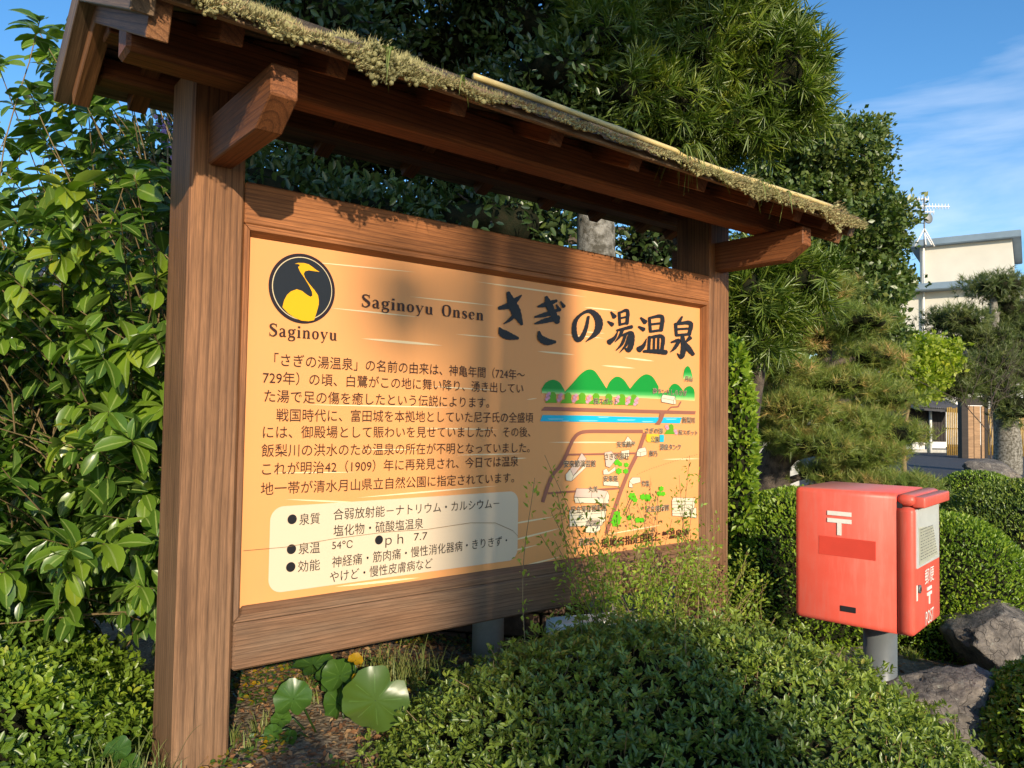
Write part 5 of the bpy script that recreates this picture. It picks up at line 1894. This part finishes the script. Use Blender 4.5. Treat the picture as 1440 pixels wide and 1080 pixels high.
# ------------------------------------------------------------------ rocks
def rock(c, rad, label, seed, rot=0.0):
    t = bmesh.new()
    bmesh.ops.create_icosphere(t, subdivisions=5, radius=1.0)
    rr_ = random.Random(int(seed * 10))
    planes = [(Vector((rr_.gauss(0, 1), rr_.gauss(0, 1), rr_.gauss(0, 1))).normalized(), rr_.uniform(0.58, 0.86)) for _ in range(18)]
    for v in t.verts:
        p = v.co.normalized()
        q = p * 1.7 + Vector((seed * 3.1, seed, 0))
        f_ = 1 + 0.30 * mnoise.noise(q) + 0.13 * mnoise.noise(q * 2.7) + 0.05 * mnoise.noise(q * 8)
        cr_ = mnoise.voronoi(q * 1.3)[0]
        f_ -= 0.14 * (0.45 - min(cr_[1] - cr_[0], 0.45))
        q2 = p * f_
        for nn_, dd_ in planes:
            ex = q2.dot(nn_) - dd_
            if ex > 0: q2 = q2 - nn_ * ex * 0.9
        q2 = q2 * (1 + 0.018 * mnoise.noise(p * 14) + 0.010 * mnoise.noise(p * 34))
        v.co = Vector((q2.x * rad[0], q2.y * rad[1], q2.z * rad[2])) * 1.18
    o = bm_obj('boulder', t, M['rock'], None, True)
    o.location = c
    o.rotation_euler = (0.1 * seed % 0.4, 0.15, rot)
    tag(o, label, 'rock', 'boulders beside the post box')
    return o


def rk(px, py, Y, rx, ry, rd, label, seed, rot=0.0):
    p = at(px, py, Y)
    rock(p, (rx * Y / F, rd, ry * Y / F), label, seed, rot)


rk(1312, 1010, 2.75, 76, 72, .20, 'grey-brown boulder just right of the post box pole', 1.0, 0.2)
rk(1405, 905, 3.35, 72, 50, .24, 'boulder behind the low clipped bush at the right edge', 2.3)
rk(1428, 830, 3.9, 48, 36, .22, 'dark boulder beside the sunlit round bush at the right edge', 3.6)
rk(1345, 1085, 2.35, 45, 42, .13, 'small boulder at the bottom edge below the largest boulder', 4.9)
rk(1395, 662, 12.0, 36, 16, .4, 'long flat stone by the driveway below the gate', 6.2)
rk(1215, 915, 3.7, 55, 16, .3, 'flat pale stone on the soil behind the post box pole', 7.4)
rk(430, 1090, 1.95, 75, 26, .14, 'low flat stone under the sign at the bottom edge', 8.1)


# ------------------------------------------------------------------ things under the sign
def gp(u, n, dz=0.0):
    p = SIGN_O + U * u + NV * n
    return Vector((p.x, p.y, ground_z(p.x, p.y) + dz))


p = at(686, 905, 2.75)
cp = empty('concrete_post', (p.x, p.y, ground_z(p.x, p.y) - 0.05))
tag(cp, 'round pale concrete post standing under the bottom rail of the sign', 'post')
tube('shaft', [Vector((0, 0, 0)), Vector((0, 0, 0.40)), Vector((0, 0, 0.44))], [0.056, 0.056, 0.05], M['concrete'], cp, 26)
p = at(628, 905, 3.1)
bw = empty('block_wall', (p.x, p.y, ground_z(p.x, p.y) - 0.05), R(-14))
tag(bw, 'low dark wall of brown blocks behind the sign, left of the concrete post', 'wall')
bmc = bmesh.new(); bmesh.ops.create_cube(bmc, size=1.0)
for v in bmc.verts: v.co = Vector((v.co.x * .185, v.co.y * .1, v.co.z * .088))
bmesh.ops.bevel(bmc, geom=list(bmc.edges), offset=.006, segments=1, affect='EDGES')
mb = bpy.data.meshes.new('block'); bmc.to_mesh(mb); bmc.free(); mb.materials.append(M['brick'])
for r_ in range(4):
    for c_ in range(6):
        o = bpy.data.objects.new('block', mb); C.objects.link(o); o.parent = bw
        o.location = ((c_ - 3) * .195 + (.097 if r_ % 2 else 0), rng.normal() * .003, .045 + r_ * .097)
box('mortar', (-.66, -.035, 0), (.56, .035, .375), M['core'], bw)
p = at(838, 905, 2.55)
pl = empty('concrete_kerb', (p.x, p.y, ground_z(p.x, p.y)), R(20))
tag(pl, 'white concrete edging block half hidden behind the foreground azalea', 'kerb')
o = box('slab', (-.16, -.05, -.02), (.16, .05, at(838, 868, 2.55).z - ground_z(p.x, p.y)), M['white'], pl, .006)

# leopard plants: round scalloped leaves on stalks
def round_leaf(name, c, r, nrm, spin, tintv, parent, stalk_from):
    k = 40
    V, Fc, T, Rb = [(0, 0, 0)], [], [tintv], [0.0]
    rings = 4
    for j in range(1, rings + 1):
        s = j / rings
        for i in range(k):
            th = 2 * math.pi * i / k
            notch = 1 - 0.82 * math.exp(-((math.atan2(math.sin(th - math.pi), math.cos(th - math.pi))) / 0.22) ** 2)
            rr_ = s * (1 + (0.035 * math.sin(th * 9) + 0.015 * math.sin(th * 23 + 1)) * (j == rings)) * (0.55 + 0.45 * notch if j else 1)
            vein = abs(math.sin(th * 4.5))
            V.append((rr_ * math.cos(th), rr_ * math.sin(th), 0.13 * s * s * math.sin(2 * th + 1) + 0.07 * s * s * math.sin(5 * th) * s + 0.16 * s * s - 0.05 * vein * s))
            T.append(tintv); Rb.append(1.0 if (i % 5 == 0 and j < rings) else 0.3)
    for i in range(k):
        Fc.append((0, 1 + i, 1 + (i + 1) % k, 0))
    tris, quads = [(0, 1 + i, 1 + (i + 1) % k) for i in range(k)], []
    for j in range(1, rings):
        for i in range(k):
            a = 1 + (j - 1) * k + i; b_ = 1 + (j - 1) * k + (i + 1) % k
            quads.append((a, a + k, b_ + k)); quads.append((a, b_ + k, b_))
    me = np_mesh(name, np.array(V) * r, np.array(tris + quads), {'tint': np.array(T), 'rib': np.array(Rb)})
    me.polygons.foreach_set('use_smooth', [True] * len(me.polygons))
    o = mesh_obj(name, me, M['broad'], parent)
    z = Vector(nrm).normalized()
    o.matrix_local = Matrix.Translation(c) @ z.to_track_quat('Z', 'Y').to_matrix().to_4x4() @ Matrix.Rotation(spin, 4, 'Z')
    st_ = Vector(stalk_from)
    tube('stalk', [st_, st_.lerp(Vector(c), .6) + Vector((0, 0, .02)), Vector(c)], [.003, .0025, .002], M['spirea'] if False else M['laurel'], parent, 6)


fb = at(505, 1030, 2.05)
far = empty('leopard_plant', (fb.x, fb.y, ground_z(fb.x, fb.y)))
tag(far, 'leopard plant with large round green leaves on the soil under the sign', 'plant')
FO = Vector(far.location)
for (px, py, Y, r, nr, sp_, tn) in ((528, 985, 1.95, .084, (.25, -.75, .85), -2.4, .52), (478, 950, 2.12, .050, (-.1, -.6, .8), 2.2, .45), (412, 983, 1.98, .048, (0, -.8, .7), 1.6, .5),
                                    (468, 955, 2.2, .050, (.2, -.6, .8), 0.4, .4), (475, 990, 2.1, .045, (-.5, -.7, .4), 2.6, .35), (440, 935, 2.35, .06, (0, -.4, 1), 1.0, .3), (395, 1012, 2.0, .026, (0, -.6, .8), 1.5, .5),
                                    (384, 1030, 1.95, .022, (.2, -.6, .8), 2.5, .45), (405, 1040, 1.95, .025, (-.2, -.6, .8), 0.5, .5), (370, 1052, 1.95, .03, (0, -.7, .7), 1.5, .25), (555, 1000, 2.2, .06, (.2, -.6, .8), 1.5, .35),
                                    (430, 1045, 2.0, .022, (0, -.6, .8), 1.5, .45)):
    c_ = at(px, py, Y) - FO
    root = Vector((c_.x * 0.6, c_.y * .6, -0.02))
    round_leaf('leaf', c_, r, nr, sp_, tn, far, root)
# yellow leaf behind
ylf = empty('yellow_leaf_plant', at(500, 928, 2.05))
tag(ylf, 'bright yellow dying leaf standing behind the leopard plant under the rail', 'plant')
round_leaf('leaf', Vector((0, 0, 0)), .020, (.3, -.5, .9), .8, .93, ylf, Vector((0, 0, -.12)))
round_leaf('leaf', Vector((.012, -.01, -.055)), .024, (-.5, -.9, .2), 2.0, .95, ylf, Vector((0, 0, -.14)))

# small plants to the left: one leaf by the post
lp2 = empty('leopard_plant', at(165, 1055, 1.75))
tag(lp2, 'small round-leaved plant in the grass left of the left post', 'plant')
round_leaf('leaf', Vector((0, 0, 0)), .030, (0, -.6, .8), 1.2, .35, lp2, Vector((0, 0, -.12)))
round_leaf('leaf', Vector((.03, 0, -.03)), .022, (0, -.6, .8), 1.2, .35, lp2, Vector((0, 0, -.12)))

# grass tufts
GR = [(350, 985, 1.95, 60, .075, 'low grass tuft against the right side of the left post'), (560, 935, 2.35, 130, .12, 'bright sunlit grass tuft below the bottom rail'), (600, 930, 2.45, 110, .13, 'tall grass below the rail left of the concrete post'),
      (530, 920, 2.4, 70, .10, 'grass behind the round leaves under the sign'), (200, 1010, 1.78, 70, .16, 'tall thin grass blades left of the left post'), (205, 1060, 1.7, 90, .12, 'dry grass at the foot of the left post'),
      (420, 1010, 2.2, 40, .06, 'sparse grass on the soil under the sign'), (350, 1040, 1.95, 40, .05, 'short weeds on the bark litter beside the left post'), (620, 960, 2.2, 60, .08, 'grass fringe at the left of the foreground azalea'),
      (1060, 900, 3.7, 60, .09, 'dry grass on the soil left of the post box pole'), (1290, 905, 3.5, 70, .08, 'low weeds between round bush and boulder'), (1150, 890, 3.9, 60, .08, 'dry grass behind the post box')]
for (px, py, Y, n, ln, lab) in GR:
    p = at(px, py, Y)
    gz = ground_z(p.x, p.y)
    g = empty('grass_tuft', (p.x, p.y, gz))
    tag(g, lab, 'grass', 'grass tufts on the soil')
    for k in range(4):
        blades('blades', (rng.normal() * .05, rng.normal() * .05, 0), n // 4, ln * 1.5, 0.35, 0.5, M['grass'], g, wd=0.0032, tint=(0.15, 1.0), up=1.0)

# leaf litter and bark chips
lit_p = []
for _ in range(15000):
    x, y = (rng.uniform(-1.0, 0.6), rng.uniform(1.5, 3.2)) if rng.random() < .7 else (rng.uniform(-1.2, 2.6), rng.uniform(1.5, 4.8))
    lit_p.append((x, y, ground_z(x, y) + rng.uniform(0.001, 0.012)))
lit_p = np.array(lit_p)
litter = leaf_mat('dry_leaf', [(0.0, (0.10, 0.055, 0.03)), (0.5, (0.25, 0.12, 0.055)), (1.0, (0.42, 0.28, 0.14))], rough=0.8, trans=0.1, tcol=(1, .8, .5), spec=.2)
lo_ = mesh_obj('leaf_litter', scatter_mesh('leaf_litter', LEAF_OVAL, lit_p, frames(rand_dirs(len(lit_p)) * np.array([1, 1, .3]), tilt=.5), rng.uniform(.006, .028, len(lit_p))), litter)
gc = []
for _ in range(16000):
    x, y = rng.uniform(-1.1, 0.5), rng.uniform(1.45, 3.1)
    if fbm(np.array([[x, y, 0.0]]), 5.5)[0] < -0.05: continue
    gc.append((x, y, ground_z(x, y) + rng.uniform(0.002, 0.03)))
gc = np.array(gc)
gco = mesh_obj('ground_cover', scatter_mesh('ground_cover', LEAF_HEX, gc, frames(norm(rand_dirs(len(gc)) * np.array([1, 1, .4])), tilt=.4), rng.uniform(.008, .022, len(gc)), rng.uniform(.012, .03, len(gc))), M['broad'])
tag(gco, 'small green weeds creeping over the soil under the sign', 'weeds', kind='stuff')
tag(lo_, 'reddish brown dry leaves and bark chips scattered over the soil', 'leaf litter', kind='stuff')


# ------------------------------------------------------------------ far right: gate, house, fences, building
def Ug(px, Y): return at(px, 600, Y).x
GZ = 0.45
# cream building
bd = empty('apartment_building', (at(1292, 500, 62).x, 62, GZ), R(-34))
tag(bd, 'cream flat-roofed building with pale blue eaves behind the trees at the right', 'building')
L0 = Vector((36, 62, GZ))
def bz(py, Y=62): return at(1330, py, Y).z - GZ
zt1, zm1, zm2, ztop = bz(462), bz(412), bz(400), bz(345)
x_l = -1.3
box('wall', (x_l - 2.2, 0, 0), (22, 14, zm1), M['cream'], bd)
box('upper_wall', (x_l + 1.3, 1.2, zm2 - .4), (6.4, 12, ztop), M['cream'], bd)
box('roof_edge', (-.75, .6, ztop), (7.0, 13, ztop + .55), M['blue_trim'], bd, .05)
box('eave', (x_l - 2.8, -1.2, zm1), (22.5, 14.5, zm2 - .15), M['blue_trim'], bd, .05)
box('lower_eave', (x_l - 1.0, -1.0, 5.2), (22.5, 0.1, 5.7), M['blue_trim'], bd, .05)
tube('downpipe', [Vector((x_l + 1.6, 0.98, zm2)), Vector((x_l + 1.6, 0.98, ztop))], .08, M['white'], bd, 8)
tube('downpipe', [Vector((x_l + 1.7, -.22, .2)), Vector((x_l + 1.7, -.22, zm1))], .08, M['white'], bd, 8)
for i in range(5):
    for zz in (1.2, zm1 - 2.6):
        fr_ = box('window', (5.5 + i * 3.2, -.06, zz), (7.6 + i * 3.2, .0, zz + 1.6), M['glass_dark'], bd)
        box('frame', (5.4 + i * 3.2, -.09, zz - .1), (7.7 + i * 3.2, -.02, zz), M['white'], fr_)
        box('mullion', (6.5 + i * 3.2, -.09, zz), (6.6 + i * 3.2, -.062, zz + 1.6), M['white'], fr_)
# aerial mast
am = empty('television_aerial', at(1300, 343, 60))
tag(am, 'rooftop aerial mast with dish and thin white antenna rods on the cream building', 'antenna')
s60 = 60 / F
steel_w = M['white']
tube('mast', [Vector((0, 0, -.3)), Vector((0, 0, 66 * s60))], .06, M['steel'], am, 8)
for zz, x0, x1 in ((64, -12, 6), (54, -20, 36), (46, -18, 14)):
    tube('boom', [Vector((x0 * s60, 0, zz * s60)), Vector((x1 * s60, 0, zz * s60))], .045, steel_w, am, 6)
    for xx in np.arange(x0, x1 + 1, 4.5):
        tube('rod', [Vector((xx * s60, 0, (zz - 4) * s60)), Vector((xx * s60, 0, (zz + 4) * s60))], .03, steel_w, am, 4)
bm = bmesh.new()
bmesh.ops.create_uvsphere(bm, u_segments=20, v_segments=10, radius=.42)
for v in list(bm.verts):
    v.co.y = abs(v.co.y) * .3 if v.co.y > 0 else v.co.y * .15
    v.co.x *= .8
dsh = bm_obj('dish', bm, M['steel'], am, True)
dsh.location = (5 * s60, -.1, 36 * s60)
for sx_ in (-1, 1):
    tube('strut', [Vector((sx_ * 14 * s60, 0, -.2)), Vector((0, 0, 22 * s60))], .06, steel_w, am, 5)
    tube('strut', [Vector((sx_ * 4 * s60, -.6, -.2)), Vector((0, 0, 16 * s60))], .06, steel_w, am, 5)

# dark house by the gate
hs = empty('gate_house', (Ug(1302, 28), 28, GZ))
tag(hs, 'low black timber house with white plinth and white downpipe left of the gate', 'house')
s28 = 28 / F
def hx(px): return (px - 1302) * s28
def hz(py): return at(1302, py, 28).z - GZ
W_ = [hx(1274), hx(1303), hx(1306), hx(1330)]
box('wall', (W_[0], 0, hz(622)), (W_[3], 3.5, hz(560)), M['black'], hs)
for i in range(14):
    x = W_[0] + (W_[3] - W_[0]) * (i + .05) / 14
    box('plank', (x, -.03, hz(621)), (x + (W_[3] - W_[0]) / 14 * .88, -.001, hz(566)), M['dark_timber'], hs)
box('plinth', (W_[0], -.05, hz(632)), (W_[1] - .1, .05, hz(622)), M['white'], hs)
box('plinth', (W_[2] + .0, -.05, hz(630)), (W_[3], .05, hz(621)), M['white'], hs)
box('footing', (W_[0], -.02, -.05), (W_[3], .1, hz(632)), M['concrete'], hs)
tube('downpipe', [Vector((hx(1306), -.12, hz(638))), Vector((hx(1306), -.12, hz(568)))], .05, M['white'], hs, 8)
tube('gutter', [Vector((hx(1312), -.5, hz(578))), Vector((hx(1335), -.7, hz(572)))], .05, M['white'], hs, 8)
rf = beam('roof', Vector((hx(1268), .6, hz(556))), Vector((hx(1336), .6, hz(560))), 3.4, .12, M['tile'], hs, up=Vector((0, -.3, 1)).normalized())
for i in range(24):
    x = (i / 23 - .5) * 1.72
    tube('tile', [Vector((x, -1.72, .07)), Vector((x, 1.6, .07))], .035, M['tile'], rf, 6)
# roof further back
hr = empty('tiled_house', (Ug(1290, 38), 38, GZ))
tag(hr, 'grey tiled roof gable showing above the yellow-green maple', 'house')
s38 = 38 / F
zr = at(1290, 470, 38).z - GZ
box('wall', (-.6, .4, 0), (6.5, 5, zr - 1.2), M['white'], hr)
for k, sgn in ((0, 1), (1, -1)):
    rf = beam('roof', Vector((-1.2, 2.6 - sgn * 1.8, zr - .75)), Vector((7.2, 2.6 - sgn * 1.8, zr - .75)), 4.0, .18, M['tile'], hr, up=Vector((0, -sgn * .42, 1)).normalized())
    for i in range(30):
        x = (i / 29 - .5) * 8.3
        tube('tile', [Vector((x, -1.95, .1)), Vector((x, 1.95, .1))], .07, M['tile'], rf, 6)
# wooden gate post pair with planks
gt = empty('timber_gate', (Ug(1370, 24), 24, GZ))
tag(gt, 'timber garden gate with dark post, pale vertical planks and small dark roof', 'gate')
s24 = 24 / F
def gx(px): return (px - 1370) * s24
def gzz(py): return at(1370, py, 24).z - GZ
box('post', (gx(1350), -.1, 0), (gx(1359), .12, gzz(545)), M['dark_timber'], gt)
box('post', (gx(1385), .0, 0), (gx(1389), .12, gzz(552)), M['dark_timber'], gt)
for x0, x1 in ((1360.5, 1369.5), (1370.5, 1379), (1381, 1385)):
    box('plank', (gx(x0), .02, .02), (gx(x1), .07, gzz(571)), M['plank'], gt)
box('lintel', (gx(1360), .01, gzz(570)), (gx(1386), .08, gzz(558)), M['dark_timber'], gt)
box('white_panel', (gx(1360), .02, gzz(557)), (gx(1380), .06, gzz(551)), M['white'], gt)
rg = beam('roof', Vector((gx(1332), 0, gzz(537))), Vector((gx(1405), 0, gzz(539))), 1.0, .12, M['tile'], gt)
beam('ridge', Vector((gx(1352), 0, gzz(532))), Vector((gx(1382), 0, gzz(532))), .3, .12, M['tile'], gt)
# orange tiled porch roof behind
og = empty('porch', (Ug(1400, 27), 27, GZ))
tag(og, 'small orange tiled porch roof right of the timber gate', 'porch')
s27 = 27 / F
zo = at(1400, 552, 27).z - GZ
rf = beam('roof', Vector((-15 * s27, 0, zo)), Vector((16 * s27, 0, zo - .08)), .9, .06, M['orange_tile'], og, up=Vector((0, -.4, 1)).normalized())
for i in range(10):
    x = (i / 9 - .5) * .74
    tube('tile', [Vector((x, -.45, .04)), Vector((x, .45, .04))], .035, M['orange_tile'], rf, 6)
for x in (-12 * s27, 12 * s27):
    box('post', (x - .04, -.04, 0), (x + .04, .04, zo - .05), M['dark_timber'], og)
# bamboo fences
for (xa, xb, Y, lab) in ((1331, 1349, 26, 'yellow bamboo pole fence left of the timber gate'), (1389, 1413, 26.5, 'yellow bamboo pole fence right of the timber gate'), (1432, 1475, 26, 'sunlit bamboo fence at the right edge beyond the pine trunk')):
    fe = empty('bamboo_fence', (Ug((xa + xb) / 2, Y), Y, GZ))
    tag(fe, lab, 'fence', 'bamboo fences beside the gate')
    sY = Y / F
    top = at(1390, 574, Y).z - GZ
    n = int((xb - xa) / 2.3)
    for i in range(n):
        x = ((i + .5) / n - .5) * (xb - xa) * sY
        tube('bamboo_pole', [Vector((x, 0, .02)), Vector((x, 0, top + rng.normal() * .02))], .024, M['fence_bamboo'], fe, 6)
    for zz in (.25, top * .55, top * .92):
        box('rail', (-(xb - xa) / 2 * sY, .03, zz), ((xb - xa) / 2 * sY, .06, zz + .04), M['dark_timber'], fe)
# shaded low wall segments / pale parked paving kerb left of pine trunk
kw = empty('garden_wall', (Ug(1075, 9.5), 9.5, GZ))
tag(kw, 'low pale rounded garden wall glimpsed left of the pine trunk', 'wall')
box('wall', (-.25, 0, 0), (.45, .3, at(1075, 612, 9.5).z - GZ), M['concrete'], kw, .05)

# white house glimpsed through the laurel, far left
wh = empty('white_house', (at(120, 600, 13).x, 13, GZ), R(12))
tag(wh, 'white walled house with brown timber glimpsed through the laurel at the left', 'house')
hz_ = lambda py: at(120, py, 13).z - GZ
box('wall', (-1.7, 0, 0), (1.6, 3, hz_(395)), M['white'], wh)
for i in range(9):
    box('siding', (-1.72, -.03, hz_(560) + i * .19), (.2, -.002, hz_(560) + i * .19 + .165), M['white'], wh)
box('corner_post', (.72, -.06, 0), (.86, -.001, hz_(395)), M['wood'], wh)
wn_ = box('window', (-1.2, -.05, .8), (-.5, -.031, 1.5), M['glass_dark'], wh)
rf = beam('roof', Vector((-2.2, 1.2, hz_(385) + .1)), Vector((2.1, 1.2, hz_(385) + .1)), 4.0, .12, M['tile'], wh, up=Vector((0, -.25, 1)).normalized())
for i in range(20):
    x = (i / 19 - .5) * 4.2
    tube('tile', [Vector((x, -1.95, .07)), Vector((x, 1.9, .07))], .04, M['tile'], rf, 6)


# ------------------------------------------------------------------ unseen shade casters put behind the camera
def back_along(px, py, n, s):
    """point s metres towards the sun from a point of the panel plane"""
    u_, z_ = panel_uz(px, py, n)
    return SIGN_O + U * u_ + NV * n + Vector((0, 0, z_)) + to_sun * s


q = back_along(678, 600, 0, 24.0)  # unseen pole, set far back so its band on the panel is soft
up_ = empty('utility_pole', (q.x, q.y, GZ))
tag(up_, 'unseen concrete utility pole with a transformer, placed across the road to shade the panel', 'utility pole')
tube('shaft', [Vector((0, 0, 0)), Vector((0, 0, 12.5))], [0.17, 0.085], M['concrete'], up_, 20)
q2_ = back_along(566, 425, 0, 24.0)
tr_x = q2_.x - q.x
tube('transformer', [Vector((tr_x + .0, q2_.y - q.y, q2_.z - GZ - .12)), Vector((tr_x, q2_.y - q.y, q2_.z - GZ + .12))], .11, M['steel'], up_, 20)  # drum shaped for the blob beside the pole's shadow band
tube('crossarm', [Vector((-.1, 0, q2_.z - GZ)), Vector((tr_x, q2_.y - q.y, q2_.z - GZ))], .04, M['steel'], up_, 8)
hd, *_ = clipped('shade_caster_shrub', (1.80, -2.0, 0.92), (0.26, 0.5, 0.98), 9000, LEAF_HEX, 0.05, M['dark_leaf'], 'unseen tall clipped shrub added behind the viewer to shade the foreground azalea', amp=0.06, s=2.5, cat_='shade_caster_shrub', lo=-1)  # unseen plant, added only to shade the foreground azalea
clipped('shade_caster_shrub', (0.66, -2.0, 0.98), (0.17, 0.4, 1.10), 3000, LEAF_HEX, 0.05, M['dark_leaf'], 'unseen slim rounded shrub added behind the viewer to shade the foot of the left post', amp=0.05, s=2.5, cat_='shade_caster_shrub', lo=-1)  # added in place of the viewer's own shadow at the left post
tree('shade_caster_tree', (3.3, -8.5, GZ), 'unseen tall tree added behind the viewer to shade the camellias', 'tree', [(3.3, -8.5, .4), (3.35, -8.5, 4), (3.3, -8.4, 8)], [.2, .16, .08],
     [((2.4, -8, 8.4), (.9, 1.0, 1.0), 1), ((3.4, -8.3, 8.9), (1.1, 1.0, 1.3), 1.3), ((4.3, -8, 8.6), (.7, 1.0, .8), .8), ((2.9, -8.2, 10.2), (1.2, 1, 1), 1), ((2.6, -8, 7.5), (.9, .7, .5), .6), ((2.55, -8, 6.95), (1.0, .7, .42), .8)],
     9000, LEAF_DIAM, 0.22, M['oak_leaf'], cores=0.6, wd=1.3)  # unseen added tree, crown lobes placed to darken the camellias
bpy.context.view_layer.update()
